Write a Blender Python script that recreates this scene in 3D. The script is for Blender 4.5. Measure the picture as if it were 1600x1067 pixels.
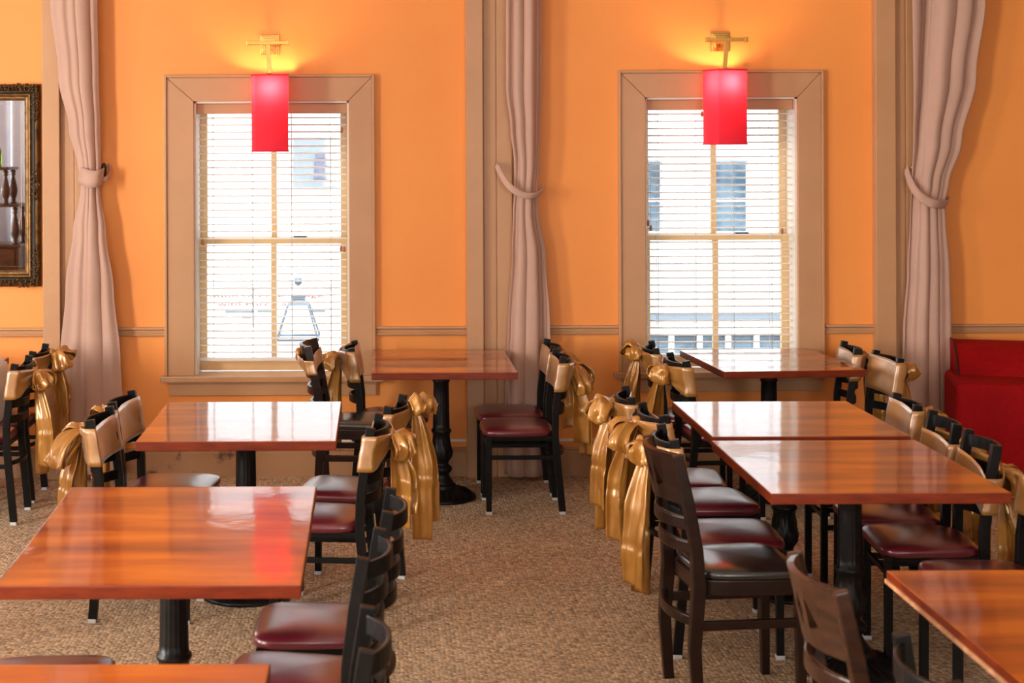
import bpy, bmesh, math, random
from mathutils import Vector, Matrix, noise as mnoise

# ------------------------------------------------------------------ scene, camera, world, light
for o in list(bpy.data.objects):
    bpy.data.objects.remove(o, do_unlink=True)
sc = bpy.context.scene
COL = sc.collection
PI = math.pi
R = math.radians
FPX, PPX, PPY, CAMH, WALLY = 2400.0, 590.0, 226.0, 1.96, 9.098
ROLL = 0.0040

cam_d = bpy.data.cameras.new('camera')
cam = bpy.data.objects.new('camera', cam_d)
COL.objects.link(cam)
cam.location = (0, 0, CAMH)
cam.rotation_mode = 'QUATERNION'
cam.rotation_quaternion = (Matrix.Rotation(R(90), 3, 'X') @ Matrix.Rotation(-ROLL, 3, 'Z')).to_quaternion()
cam_d.sensor_width = 36.0
cam_d.lens = FPX / 1600 * 36.0
cam_d.shift_x = (800 - PPX) / 1600
cam_d.shift_y = -(533.5 - PPY) / 1600
cam_d.clip_end = 200
cam_d.dof.use_dof = True
cam_d.dof.focus_distance = 8.3
cam_d.dof.aperture_fstop = 5.0
sc.camera = cam

sc.view_settings.view_transform = 'Standard'
sc.view_settings.look = 'None'
sc.view_settings.gamma = 1.0
sc.view_settings.use_curve_mapping = False
sc.view_settings.exposure = 0.0

world = bpy.data.worlds.new('overcast_sky')
sc.world = world
world.use_nodes = True
wn = world.node_tree.nodes
wn['Background'].inputs[0].default_value = (0.86, 0.93, 1.0, 1)
wn['Background'].inputs[1].default_value = 3.5


def sun(name, rot, energy, color, angle):
    d = bpy.data.lights.new(name, 'SUN')
    d.energy = energy; d.color = color; d.angle = angle
    o = bpy.data.objects.new(name, d); COL.objects.link(o)
    o.rotation_euler = rot
    return o


def area(name, loc, rot, sx, sy, power, color):
    d = bpy.data.lights.new(name, 'AREA')
    d.shape = 'RECTANGLE'; d.size = sx; d.size_y = sy
    d.energy = power; d.color = color
    o = bpy.data.objects.new(name, d); COL.objects.link(o)
    o.location = loc; o.rotation_euler = rot
    return o


# hazy sun high over the roof, falling on the far side of the street
sun('sun', (R(42), 0, R(-12)), 8.6, (1.0, 0.97, 0.92), R(6))
DAY = (1.0, 0.94, 0.86)
# daylight in the window openings of the side wall and of the wall behind the camera
ROOM_L, ROOM_R, ROOM_F, ROOM_H = -5.2, 6.4, -3.6, 3.75
SIDE_WINS = [(0.4, 2.0), (3.2, 4.8), (6.0, 7.4)]
FRONT_WINS = [(-3.6, -2.0), (-0.8, 0.8), (2.0, 3.6)]
for (a, b), pw in zip(SIDE_WINS, (500, 460, 50)):
    area('daylight_side', (ROOM_L + 0.02, (a + b) / 2, 1.85), (0, R(-90), 0), 2.3, b - a - 0.1, pw, DAY)
for (a, b), pw in zip(FRONT_WINS, (30, 60, 120)):
    area('daylight_rear', ((a + b) / 2, ROOM_F + 0.02, 1.95), (R(90), 0, 0), b - a - 0.1, 2.3, pw, DAY)


# ------------------------------------------------------------------ helpers
def onwall(px, py, Y=WALLY):
    """Point of the photograph on the plane at distance Y -> (X, Y, Z)."""
    y = py + ROLL * (px - PPX)
    x = px - ROLL * (py - PPY)
    return ((x - PPX) * Y / FPX, Y, CAMH - (y - PPY) * Y / FPX)


def cor(X, Y):
    k = 1 / (1 + 0.0034 * X)
    return X * k - 0.004, Y * k


class MB:
    def __init__(s):
        s.v = []; s.f = []; s.sm = []

    def add(s, verts, faces, smooth=False):
        n = len(s.v)
        s.v += [tuple(p) for p in verts]
        s.f += [tuple(i + n for i in f) for f in faces]
        s.sm += [smooth] * len(faces)
        return s

    def box(s, x0, x1, y0, y1, z0, z1):
        v = [(x0, y0, z0), (x1, y0, z0), (x1, y1, z0), (x0, y1, z0),
             (x0, y0, z1), (x1, y0, z1), (x1, y1, z1), (x0, y1, z1)]
        f = [(0, 3, 2, 1), (4, 5, 6, 7), (0, 1, 5, 4), (1, 2, 6, 5), (2, 3, 7, 6), (3, 0, 4, 7)]
        return s.add(v, f)

    def sweep(s, path, section, up=(0, 0, 1), smooth=False, closed=False, scales=None, sect_closed=True):
        """section: list of (a,b): a along side, b along 'up' frame."""
        P = [Vector(p) for p in path]
        n, m = len(P), len(section)
        vs = []
        for i in range(n):
            if closed:
                t = (P[(i + 1) % n] - P[i - 1])
            else:
                t = P[min(i + 1, n - 1)] - P[max(i - 1, 0)]
            t.normalize()
            u = Vector(up)
            side = t.cross(u)
            if side.length < 1e-5:
                side = t.cross(Vector((1, 0, 0)))
            side.normalize()
            u2 = side.cross(t)
            k = scales[i] if scales else 1.0
            for a, b in section:
                vs.append(P[i] + side * (a * k) + u2 * (b * k))
        fs = []
        rng = n if closed else n - 1
        mm = m if sect_closed else m - 1
        for i in range(rng):
            i2 = (i + 1) % n
            for j in range(mm):
                j2 = (j + 1) % m
                fs.append((i * m + j, i2 * m + j, i2 * m + j2, i * m + j2))
        if not closed and sect_closed:
            fs.append(tuple(range(m)))
            fs.append(tuple(reversed(range((n - 1) * m, n * m))))
        return s.add(vs, fs, smooth)

    def tube(s, path, r, seg=8, smooth=True, closed=False, scales=None):
        sec = [(r * math.cos(2 * PI * k / seg), r * math.sin(2 * PI * k / seg)) for k in range(seg)]
        return s.sweep(path, sec, smooth=smooth, closed=closed, scales=scales)

    def lathe(s, prof, seg=32, mod=None, smooth=True):
        vs, fs = [], []
        m = len(prof)
        for i in range(seg):
            th = 2 * PI * i / seg
            for j, (r, z) in enumerate(prof):
                rr, zz = (r, z) if mod is None else mod(r, z, th, j)
                vs.append((rr * math.cos(th), rr * math.sin(th), zz))
        for i in range(seg):
            i2 = (i + 1) % seg
            for j in range(m - 1):
                fs.append((i * m + j, i2 * m + j, i2 * m + j + 1, i * m + j + 1))
        return s.add(vs, fs, smooth)

    def grid(s, fn, nu, nv, smooth=True):
        vs = [fn(i / (nu - 1), j / (nv - 1)) for j in range(nv) for i in range(nu)]
        fs = [(j * nu + i, j * nu + i + 1, (j + 1) * nu + i + 1, (j + 1) * nu + i)
              for j in range(nv - 1) for i in range(nu - 1)]
        return s.add(vs, fs, smooth)

    def mesh(s, name, mat, bevel=0.0, weld=False, solid=0.0, segs=2):
        me = bpy.data.meshes.new(name)
        me.from_pydata(s.v, [], s.f)
        for p, f in zip(me.polygons, s.sm):
            p.use_smooth = f
        bm = bmesh.new(); bm.from_mesh(me)
        if weld:
            bmesh.ops.remove_doubles(bm, verts=bm.verts, dist=1e-5)
        if solid:
            bm.normal_update()
            bm.verts.index_update()
            nv0 = len(bm.verts)
            off = [v.co - v.normal * solid for v in bm.verts]
            bnd = [(e.verts[0].index, e.verts[1].index) for e in bm.edges if len(e.link_faces) == 1]
            fl = [([v.index for v in f.verts], f.smooth) for f in bm.faces]
            new = [bm.verts.new(p) for p in off]
            bm.verts.ensure_lookup_table()
            for idx, smf in fl:
                f = bm.faces.new([new[i] for i in reversed(idx)]); f.smooth = smf
            for i, j in bnd:
                bm.faces.new([bm.verts[i], bm.verts[j], new[j], new[i]])
        if bevel:
            es = [e for e in bm.edges if len(e.link_faces) == 2 and e.calc_face_angle(0) > 0.6]
            bmesh.ops.bevel(bm, geom=es, offset=bevel, segments=segs, affect='EDGES', profile=0.6, clamp_overlap=True)
        bmesh.ops.recalc_face_normals(bm, faces=bm.faces[:])
        bm.to_mesh(me); bm.free()
        if mat:
            me.materials.append(mat)
        return me


def inst(name, me, parent=None, loc=(0, 0, 0), rot=(0, 0, 0), label=None):
    o = bpy.data.objects.new(name, me)
    COL.objects.link(o)
    o.location = loc; o.rotation_euler = rot
    if parent:
        o.parent = parent
    if label:
        o['label'] = label
    return o


def tag(o, label, cat, group=None):
    o['label'] = label; o['category'] = cat
    if group:
        o['group'] = group
    return o


def thing(name, label, cat, loc=(0, 0, 0), rz=0, group=None):
    o = bpy.data.objects.new(name, None)
    o.empty_display_size = 0.1
    COL.objects.link(o)
    o.location = loc; o.rotation_euler = (0, 0, rz)
    return tag(o, label, cat, group)


def struct(name, me=None, loc=(0, 0, 0), label=None):
    o = bpy.data.objects.new(name, me)
    COL.objects.link(o); o.location = loc
    o['kind'] = 'structure'
    if label:
        o['label'] = label
    return o


# ------------------------------------------------------------------ materials
def mat(name, color=(0.8, 0.8, 0.8), rough=0.5, **kw):
    m = bpy.data.materials.new(name); m.use_nodes = True
    b = m.node_tree.nodes['Principled BSDF']
    b.inputs['Base Color'].default_value = (*color, 1)
    b.inputs['Roughness'].default_value = rough
    for k, v in kw.items():
        b.inputs[k.replace('_', ' ')].default_value = v
    return m


def N(m, t, **kw):
    n = m.node_tree.nodes.new(t)
    for k, v in kw.items():
        setattr(n, k, v)
    return n


def L(m, a, b):
    m.node_tree.links.new(a, b)


def coords(m, scale=(1, 1, 1), kind='Object'):
    tc = N(m, 'ShaderNodeTexCoord'); mp = N(m, 'ShaderNodeMapping')
    mp.inputs['Scale'].default_value = scale
    L(m, tc.outputs[kind], mp.inputs['Vector'])
    return mp.outputs['Vector']


def tex_noise(m, vec, scale, detail=3, rough=0.5):
    n = N(m, 'ShaderNodeTexNoise')
    n.inputs['Scale'].default_value = scale
    n.inputs['Detail'].default_value = detail
    n.inputs['Roughness'].default_value = rough
    L(m, vec, n.inputs['Vector'])
    return n


def ramp(m, fac, stops):
    r = N(m, 'ShaderNodeValToRGB')
    el = r.color_ramp.elements
    while len(el) < len(stops):
        el.new(0.5)
    for e, (p, c) in zip(el, stops):
        e.position = p; e.color = (*c, 1)
    L(m, fac, r.inputs['Fac'])
    return r


def bump(m, height, strength, dist=0.01, prev=None):
    b = N(m, 'ShaderNodeBump')
    b.inputs['Strength'].default_value = strength
    b.inputs['Distance'].default_value = dist
    L(m, height, b.inputs['Height'])
    if prev:
        L(m, prev, b.inputs['Normal'])
    return b.outputs['Normal']


def P(m):
    return m.node_tree.nodes['Principled BSDF']


def mottled(name, c0, c1, rough, scale=4, bump_s=0.0, bump_scale=60, lo=0.3, hi=0.7, stretch=(1, 1, 1), **kw):
    m = mat(name, c0, rough, **kw)
    v = coords(m, stretch)
    n = tex_noise(m, v, scale, 5, 0.6)
    r = ramp(m, n.outputs['Fac'], [(lo, c0), (hi, c1)])
    L(m, r.outputs['Color'], P(m).inputs['Base Color'])
    if bump_s:
        n2 = tex_noise(m, v, bump_scale, 4, 0.6)
        L(m, bump(m, n2.outputs['Fac'], bump_s, 0.005), P(m).inputs['Normal'])
    return m


M = {}
M['orange'] = mottled('orange_wall_paint', (0.87, 0.295, 0.056), (0.91, 0.325, 0.067), 0.55, 1.3, 0.05, 90)
M['trim'] = mottled('tan_trim_paint', (0.48, 0.245, 0.112), (0.54, 0.282, 0.134), 0.42, 3, 0.06, 30)
M['stool'] = mottled('glossy_tan_stool_paint', (0.48, 0.245, 0.112), (0.54, 0.282, 0.134), 0.3, 3, 0.03, 30, Coat_Weight=1.0, Coat_Roughness=0.12)
M['trim_dirty'] = mottled('scuffed_tan_paint', (0.10, 0.045, 0.02), (0.40, 0.205, 0.10), 0.5, 9, 0.15, 40, 0.30, 0.42)
M['cream'] = mottled('cream_sash_paint', (0.72, 0.45, 0.20), (0.78, 0.50, 0.24), 0.5, 5, 0.04, 40)
M['jamb'] = mottled('pale_jamb_paint', (0.74, 0.66, 0.56), (0.80, 0.72, 0.62), 0.45, 5, 0.04, 40)
M['ceiling'] = mat('ceiling_paint', (0.66, 0.60, 0.52), 0.8)
M['low_bounce'] = mottled('dark_low_bounce_wall', (0.085, 0.045, 0.022), (0.13, 0.07, 0.035), 0.5, 5, stretch=(1, 1, 0.2))  # invented dark finish for the unseen walls, keeps bounced light low
M['slat'] = mat('blind_slat_white', (0.80, 0.76, 0.73), 0.45)
M['cord'] = mat('blind_cord', (0.62, 0.60, 0.60), 0.8)
M['tassel'] = mat('tassel_wood', (0.42, 0.16, 0.07), 0.5)
M['black_metal'] = mottled('black_powder_coat', (0.005, 0.0045, 0.0045), (0.009, 0.008, 0.008), 0.34, 40, 0.05, 400, Specular_IOR_Level=0.16)
M['glide'] = mat('grey_plastic_glide', (0.55, 0.55, 0.57), 0.5)
M['cast_iron'] = mottled('black_cast_iron', (0.005, 0.0045, 0.0045), (0.011, 0.009, 0.009), 0.32, 30, 0.1, 120, Specular_IOR_Level=0.25)
M['burgundy'] = mottled('burgundy_vinyl', (0.105, 0.008, 0.017), (0.135, 0.012, 0.022), 0.30, 8, 0.06, 260, Coat_Weight=0.6, Coat_Roughness=0.22, Coat_IOR=1.6)
M['black_vinyl'] = mottled('black_vinyl', (0.008, 0.008, 0.009), (0.013, 0.012, 0.013), 0.26, 8, 0.06, 260, Coat_Weight=0.8, Coat_Roughness=0.18, Coat_IOR=1.6)
M['brass'] = mat('polished_brass', (0.80, 0.44, 0.115), 0.2, Metallic=1.0)
M['gold'] = mottled('aged_gold_leaf', (0.05, 0.024, 0.009), (0.19, 0.095, 0.03), 0.42, 26, 0.5, 90, 0.35, 0.65, Metallic=0.75)
M['gold_light'] = mottled('rubbed_gold_leaf', (0.11, 0.052, 0.015), (0.25, 0.125, 0.04), 0.38, 30, 0.3, 110, 0.35, 0.65, Metallic=0.7)
M['ebony'] = mottled('black_frame_groove', (0.012, 0.009, 0.007), (0.035, 0.022, 0.012), 0.4, 20)
M['mirror'] = mat('mirror_silver', (0.92, 0.93, 0.94), 0.015, Metallic=1.0)
M['red_fabric'] = mottled('red_upholstery', (0.27, 0.002, 0.004), (0.34, 0.003, 0.006), 0.75, 40, 0.2, 500)
P(M['red_fabric']).inputs['Sheen Weight'].default_value = 0.0
P(M['red_fabric']).inputs['Specular IOR Level'].default_value = 0.12
P(M['red_fabric']).inputs['Sheen Tint'].default_value = (1, 0.1, 0.1, 1)
M['piping'] = mat('black_piping', (0.02, 0.006, 0.008), 0.5)
M['white_cloth'] = mottled('white_table_linen', (0.72, 0.68, 0.66), (0.78, 0.74, 0.72), 0.8, 12, 0.15, 300)
M['dark_wood'] = mottled('dark_antique_wood', (0.035, 0.012, 0.006), (0.10, 0.035, 0.015), 0.32, 6, 0.05, 40, stretch=(1, 1, 6))
M['brown_wood'] = mottled('walnut_chair_wood', (0.008, 0.0028, 0.002), (0.020, 0.007, 0.0042), 0.28, 7, 0.04, 40, stretch=(1, 1, 5), Specular_IOR_Level=0.35)
M['lit_wood'] = mottled('lit_walnut_chair_wood', (0.020, 0.0075, 0.004), (0.048, 0.018, 0.009), 0.26, 7, 0.04, 40, stretch=(1, 1, 5), Specular_IOR_Level=0.35)  # same walnut, lightened: light reflecting off the near chair is in the colour
M['bottle'] = mat('green_bottle_glass', (0.16, 0.30, 0.02), 0.1, Transmission_Weight=0.5)
M['sheer'] = mottled('pale_blue_sheer', (0.70, 0.78, 0.95), (0.78, 0.85, 0.97), 0.8, 9)
M['facade'] = mottled('white_stucco', (0.80, 0.80, 0.80), (0.86, 0.86, 0.86), 0.8, 2)
M['facade_trim'] = mat('white_joinery', (0.84, 0.86, 0.88), 0.6)
M['street'] = mottled('grey_asphalt', (0.22, 0.22, 0.22), (0.28, 0.28, 0.28), 0.9, 3)
M['sign_white'] = mat('sign_white', (0.84, 0.83, 0.84), 0.6)
M['sign_pink'] = mat('sign_pink_lettering', (0.20, 0.020, 0.030), 0.6)
M['sign_teal'] = mat('sign_teal', (0.081, 0.149, 0.155), 0.6)
M['sign_grey'] = mat('sign_blue_grey', (0.124, 0.155, 0.186), 0.6)
M['poster'] = mottled('pale_poster_print', (0.167, 0.205, 0.229), (0.223, 0.248, 0.260), 0.6, 5)
M['poster_fig'] = mottled('violet_poster_print', (0.071, 0.081, 0.136), (0.161, 0.161, 0.223), 0.6, 14)
M['lantern'] = mat('blue_grey_lantern_metal', (0.074, 0.118, 0.167), 0.45)
M['roof'] = mottled('pale_shingle', (0.211, 0.242, 0.267), (0.384, 0.397, 0.409), 0.85, 3.5, lo=0.25, hi=0.55, stretch=(0.6, 1, 2.5))
M['beam'] = mat('blue_grey_gutter', (0.136, 0.174, 0.211), 0.6)
M['black_knob'] = mat('black_iron', (0.012, 0.010, 0.010), 0.35)


def far_glass():
    m = mat('reflecting_far_pane', (0.1, 0.2, 0.3), 0.25)
    v = coords(m)
    n = tex_noise(m, v, 3.4, 5, 0.6)
    r = ramp(m, n.outputs['Fac'], [(0.36, (0.024, 0.056, 0.088)), (0.62, (0.10, 0.15, 0.19))])
    L(m, r.outputs['Color'], P(m).inputs['Base Color'])
    return m


M['far_glass'] = far_glass()


def glass_mat():
    m = bpy.data.materials.new('window_glass'); m.use_nodes = True
    nt = m.node_tree; nt.nodes.clear()
    out = nt.nodes.new('ShaderNodeOutputMaterial')
    mix = nt.nodes.new('ShaderNodeMixShader')
    tr = nt.nodes.new('ShaderNodeBsdfTransparent')
    gl = nt.nodes.new('ShaderNodeBsdfGlossy')
    tr.inputs[0].default_value = (0.95, 0.975, 0.985, 1)
    gl.inputs['Roughness'].default_value = 0.03
    mix.inputs[0].default_value = 0.06
    nt.links.new(tr.outputs[0], mix.inputs[1]); nt.links.new(gl.outputs[0], mix.inputs[2])
    nt.links.new(mix.outputs[0], out.inputs[0])
    return m


M['glass'] = glass_mat()


def cloth_mat(name, c0, c1, transl=0.25, weave=900, rough=0.8):
    m = bpy.data.materials.new(name); m.use_nodes = True
    nt = m.node_tree
    b = P(m)
    b.inputs['Roughness'].default_value = rough
    b.inputs['Sheen Weight'].default_value = 0.15
    v = coords(m)
    n = tex_noise(m, v, 3.0, 5, 0.6)
    r = ramp(m, n.outputs['Fac'], [(0.3, c0), (0.7, c1)])
    L(m, r.outputs['Color'], b.inputs['Base Color'])
    n2 = tex_noise(m, v, 14, 4, 0.6)
    nrm = bump(m, n2.outputs['Fac'], 0.10, 0.02)
    L(m, nrm, b.inputs['Normal'])
    t = N(m, 'ShaderNodeBsdfTranslucent'); L(m, r.outputs['Color'], t.inputs['Color'])
    mx = N(m, 'ShaderNodeMixShader'); mx.inputs[0].default_value = transl
    out = nt.nodes['Material Output']
    L(m, b.outputs[0], mx.inputs[1]); L(m, t.outputs[0], mx.inputs[2]); L(m, mx.outputs[0], out.inputs[0])
    return m


M['curtain'] = cloth_mat('dusty_rose_curtain', (0.55, 0.335, 0.255), (0.60, 0.375, 0.29), 0.12)


def shade_mat():
    m = cloth_mat('red_lampshade_fabric', (0.80, 0.022, 0.058), (0.84, 0.026, 0.066), 0.30, rough=0.7)
    P(m).inputs['Sheen Weight'].default_value = 0
    return m


M['shade'] = shade_mat()


def satin_mat(name='gold_satin', bs=0.16, coat=0.5, cr=0.2):
    m = mat(name, (0.42, 0.19, 0.040), 0.27, Metallic=0.25, Coat_Weight=coat, Coat_Roughness=cr)
    b = P(m)
    v = coords(m, (1, 1, 1))
    n = tex_noise(m, v, 9, 3, 0.5)
    r = ramp(m, n.outputs['Fac'], [(0.3, (0.40, 0.165, 0.024)), (0.7, (0.53, 0.245, 0.045))])
    L(m, r.outputs['Color'], b.inputs['Base Color'])
    v2 = coords(m, (18, 18, 3))
    n2 = tex_noise(m, v2, 1.6, 3, 0.5)
    L(m, bump(m, n2.outputs['Fac'], bs, 0.012), b.inputs['Normal'])
    b.inputs['Specular IOR Level'].default_value = 0.7
    return m


M['satin'] = satin_mat()
M['satin_band'] = satin_mat('gold_satin_taut', 0.02, 1.0, 0.36)
P(M['satin_band']).inputs['Coat IOR'].default_value = 2.1
P(M['satin_band']).inputs['Sheen Weight'].default_value = 0.3
P(M['satin_band']).inputs['Sheen Roughness'].default_value = 0.25


def tabletop_mat():
    m = mat('varnished_cherry_wood', (0.5, 0.1, 0.015), 0.32)
    b = P(m)
    b.inputs['Coat Weight'].default_value = 1.0
    b.inputs['Specular IOR Level'].default_value = 0.12
    b.inputs['Coat Roughness'].default_value = 0.055
    b.inputs['Coat IOR'].default_value = 1.55
    oi = N(m, 'ShaderNodeObjectInfo')
    tc = N(m, 'ShaderNodeTexCoord')
    ad = N(m, 'ShaderNodeVectorMath', operation='ADD')
    mul = N(m, 'ShaderNodeMath', operation='MULTIPLY'); mul.inputs[1].default_value = 37.0
    L(m, oi.outputs['Random'], mul.inputs[0])
    cx = N(m, 'ShaderNodeCombineXYZ'); L(m, mul.outputs[0], cx.inputs[0]); L(m, mul.outputs[0], cx.inputs[1])
    L(m, tc.outputs['Object'], ad.inputs[0]); L(m, cx.outputs[0], ad.inputs[1])
    mp = N(m, 'ShaderNodeMapping'); mp.inputs['Scale'].default_value = (1.1, 6.0, 6.0)
    L(m, ad.outputs[0], mp.inputs['Vector'])
    n = tex_noise(m, mp.outputs[0], 1.3, 2, 0.5)
    mp2 = N(m, 'ShaderNodeMapping'); mp2.inputs['Scale'].default_value = (2.2, 70.0, 70.0)
    L(m, ad.outputs[0], mp2.inputs['Vector'])
    n2 = tex_noise(m, mp2.outputs[0], 2.0, 4, 0.6)
    mixf = N(m, 'ShaderNodeMix'); mixf.data_type = 'FLOAT'; mixf.inputs[0].default_value = 0.22
    L(m, n.outputs['Fac'], mixf.inputs[2]); L(m, n2.outputs['Fac'], mixf.inputs[3])
    r = ramp(m, mixf.outputs[0], [(0.34, (0.17, 0.018, 0.002)), (0.50, (0.32, 0.052, 0.004)), (0.64, (0.50, 0.115, 0.008))])
    L(m, r.outputs['Color'], b.inputs['Base Color'])
    n3 = tex_noise(m, ad.outputs[0], 7.0, 3, 0.55)
    n4 = tex_noise(m, ad.outputs[0], 160.0, 2, 0.5)
    nn = bump(m, n3.outputs['Fac'], 0.05, 0.02)
    nn = bump(m, n4.outputs['Fac'], 0.03, 0.002, nn)
    L(m, nn, b.inputs['Coat Normal'])
    n5 = tex_noise(m, ad.outputs[0], 5.0, 4, 0.6)
    rr = N(m, 'ShaderNodeMapRange'); rr.inputs['To Min'].default_value = 0.02; rr.inputs['To Max'].default_value = 0.065
    L(m, n5.outputs['Fac'], rr.inputs['Value']); L(m, rr.outputs[0], b.inputs['Coat Roughness'])
    return m


M['cherry'] = tabletop_mat()
M['cherry_edge_shaded'] = mottled('dark_red_shaded_table_edge', (0.11, 0.012, 0.003), (0.20, 0.026, 0.005), 0.35, 9, 0.05, 60, stretch=(1, 1, 5), Specular_IOR_Level=0.3)  # deep red wood, darkened further to paint in the shade on table edges
M['worn_edge'] = mottled('worn_wood_edge', (0.40, 0.15, 0.06), (0.62, 0.34, 0.19), 0.4, 30, 0.1, 80)


def carpet_mat():
    m = mat('berber_loop_carpet', (0.4, 0.26, 0.15), 0.95)
    b = P(m)
    v = coords(m, (1.0, 1.25, 1.0))
    vo = N(m, 'ShaderNodeTexVoronoi'); vo.inputs['Scale'].default_value = 62; vo.inputs['Randomness'].default_value = 0.55
    L(m, v, vo.inputs['Vector'])
    n = tex_noise(m, v, 34, 3, 0.6)
    r = ramp(m, n.outputs['Fac'], [(0.30, (0.32, 0.205, 0.12)), (0.5, (0.48, 0.345, 0.225)), (0.70, (0.62, 0.48, 0.35))])
    sep = N(m, 'ShaderNodeSeparateColor'); L(m, vo.outputs['Color'], sep.inputs[0])
    r2 = ramp(m, sep.outputs[0], [(0.0, (0.62, 0.60, 0.58)), (0.55, (1.0, 1.0, 1.0)), (1.0, (1.22, 1.16, 1.06))])
    mx = N(m, 'ShaderNodeMix'); mx.data_type = 'RGBA'; mx.blend_type = 'MULTIPLY'; mx.inputs[0].default_value = 1
    L(m, r.outputs['Color'], mx.inputs[6]); L(m, r2.outputs['Color'], mx.inputs[7])
    n3 = tex_noise(m, v, 1.1, 4, 0.6)
    r3 = ramp(m, n3.outputs['Fac'], [(0.35, (0.86, 0.82, 0.78)), (0.6, (1.05, 1.04, 1.03))])
    mx2 = N(m, 'ShaderNodeMix'); mx2.data_type = 'RGBA'; mx2.blend_type = 'MULTIPLY'; mx2.inputs[0].default_value = 1
    L(m, mx.outputs[2], mx2.inputs[6]); L(m, r3.outputs['Color'], mx2.inputs[7])
    L(m, mx2.outputs[2], b.inputs['Base Color'])
    inv = N(m, 'ShaderNodeMath', operation='SUBTRACT'); inv.inputs[0].default_value = 1.0
    L(m, vo.outputs['Distance'], inv.inputs[1])
    nn = bump(m, inv.outputs[0], 0.7, 0.009)
    L(m, nn, b.inputs['Normal'])
    return m


M['carpet'] = carpet_mat()


# ------------------------------------------------------------------ room shell
def panel_with_openings(fixed, axis, u0, u1, z0, z1, thick, openings):
    """Wall slab with rectangular openings. axis 'x': runs along X at Y=fixed..fixed+thick; 'y': runs along Y."""
    mb = MB()
    us = sorted({u0, u1, *[v for o in openings for v in o[:2]]})

    def put(a, b, c, d):
        if b - a < 1e-6 or d - c < 1e-6:
            return
        lo, hi = sorted((fixed, fixed + thick))
        if axis == 'x':
            mb.box(a, b, lo, hi, c, d)
        else:
            mb.box(lo, hi, a, b, c, d)
    for a, b in zip(us, us[1:]):
        op = [o for o in openings if o[0] <= a + 1e-6 and o[1] >= b - 1e-6]
        if not op:
            put(a, b, z0, z1)
        else:
            o = op[0]
            put(a, b, z0, o[2]); put(a, b, o[3], z1)
    return mb


mb = MB(); mb.add([(ROOM_L, ROOM_F, 0), (ROOM_R, ROOM_F, 0), (ROOM_R, WALLY, 0), (ROOM_L, WALLY, 0)], [(0, 1, 2, 3)])
struct('floor', mb.mesh('floor', M['carpet']), label='beige and brown looped berber carpet')
mb = MB(); mb.box(ROOM_L, ROOM_R, ROOM_F, WALLY + 0.3, ROOM_H, ROOM_H + 0.2)
struct('ceiling', mb.mesh('ceiling', M['ceiling']), label='plain pale ceiling')

wl = (onwall(303, 158)[0], onwall(545, 158)[0], onwall(303, 586)[2], onwall(424, 158)[2])
wr = (onwall(1007, 152)[0], onwall(1245, 152)[0], onwall(1007, 580)[2], onwall(1125, 152)[2])
WT = 0.27
mb = panel_with_openings(WALLY, 'x', ROOM_L - 0.2, ROOM_R + 0.2, 0, ROOM_H, WT, [(w_[0], w_[1], w_[2] - 0.030, w_[3]) for w_ in (wl, wr)])
struct('wall_back', mb.mesh('wall_back', M['orange']), label='orange painted wall with two windows')
mb = panel_with_openings(ROOM_L, 'y', ROOM_F, WALLY, 0, ROOM_H, -0.2, [(a, b, 0.7, 3.0) for a, b in SIDE_WINS])
struct('wall_left', mb.mesh('wall_left', M['low_bounce']), label='unseen side wall, made dark to cut bounced light')
mb = panel_with_openings(ROOM_R, 'y', ROOM_F, WALLY, 0, ROOM_H, 0.2, [])
struct('wall_right', mb.mesh('wall_right', M['low_bounce']), label='unseen side wall, made dark to cut bounced light')
mb = panel_with_openings(ROOM_F, 'x', ROOM_L - 0.2, ROOM_R + 0.2, 0, ROOM_H, -0.2, [(a, b, 0.8, 3.1) for a, b in FRONT_WINS])
struct('wall_front', mb.mesh('wall_front', M['low_bounce']), label='unseen wall behind the viewer, made dark to cut bounced light')


# ------------------------------------------------------------------ windows
def prism_x(pts_yz, x0, x1):
    """extrude a YZ polygon along X."""
    n = len(pts_yz)
    v = [(x0, y, z) for y, z in pts_yz] + [(x1, y, z) for y, z in pts_yz]
    f = [tuple(range(n)), tuple(reversed(range(n, 2 * n)))]
    f += [(i, (i + 1) % n, n + (i + 1) % n, n + i) for i in range(n)]
    return v, f


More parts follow.
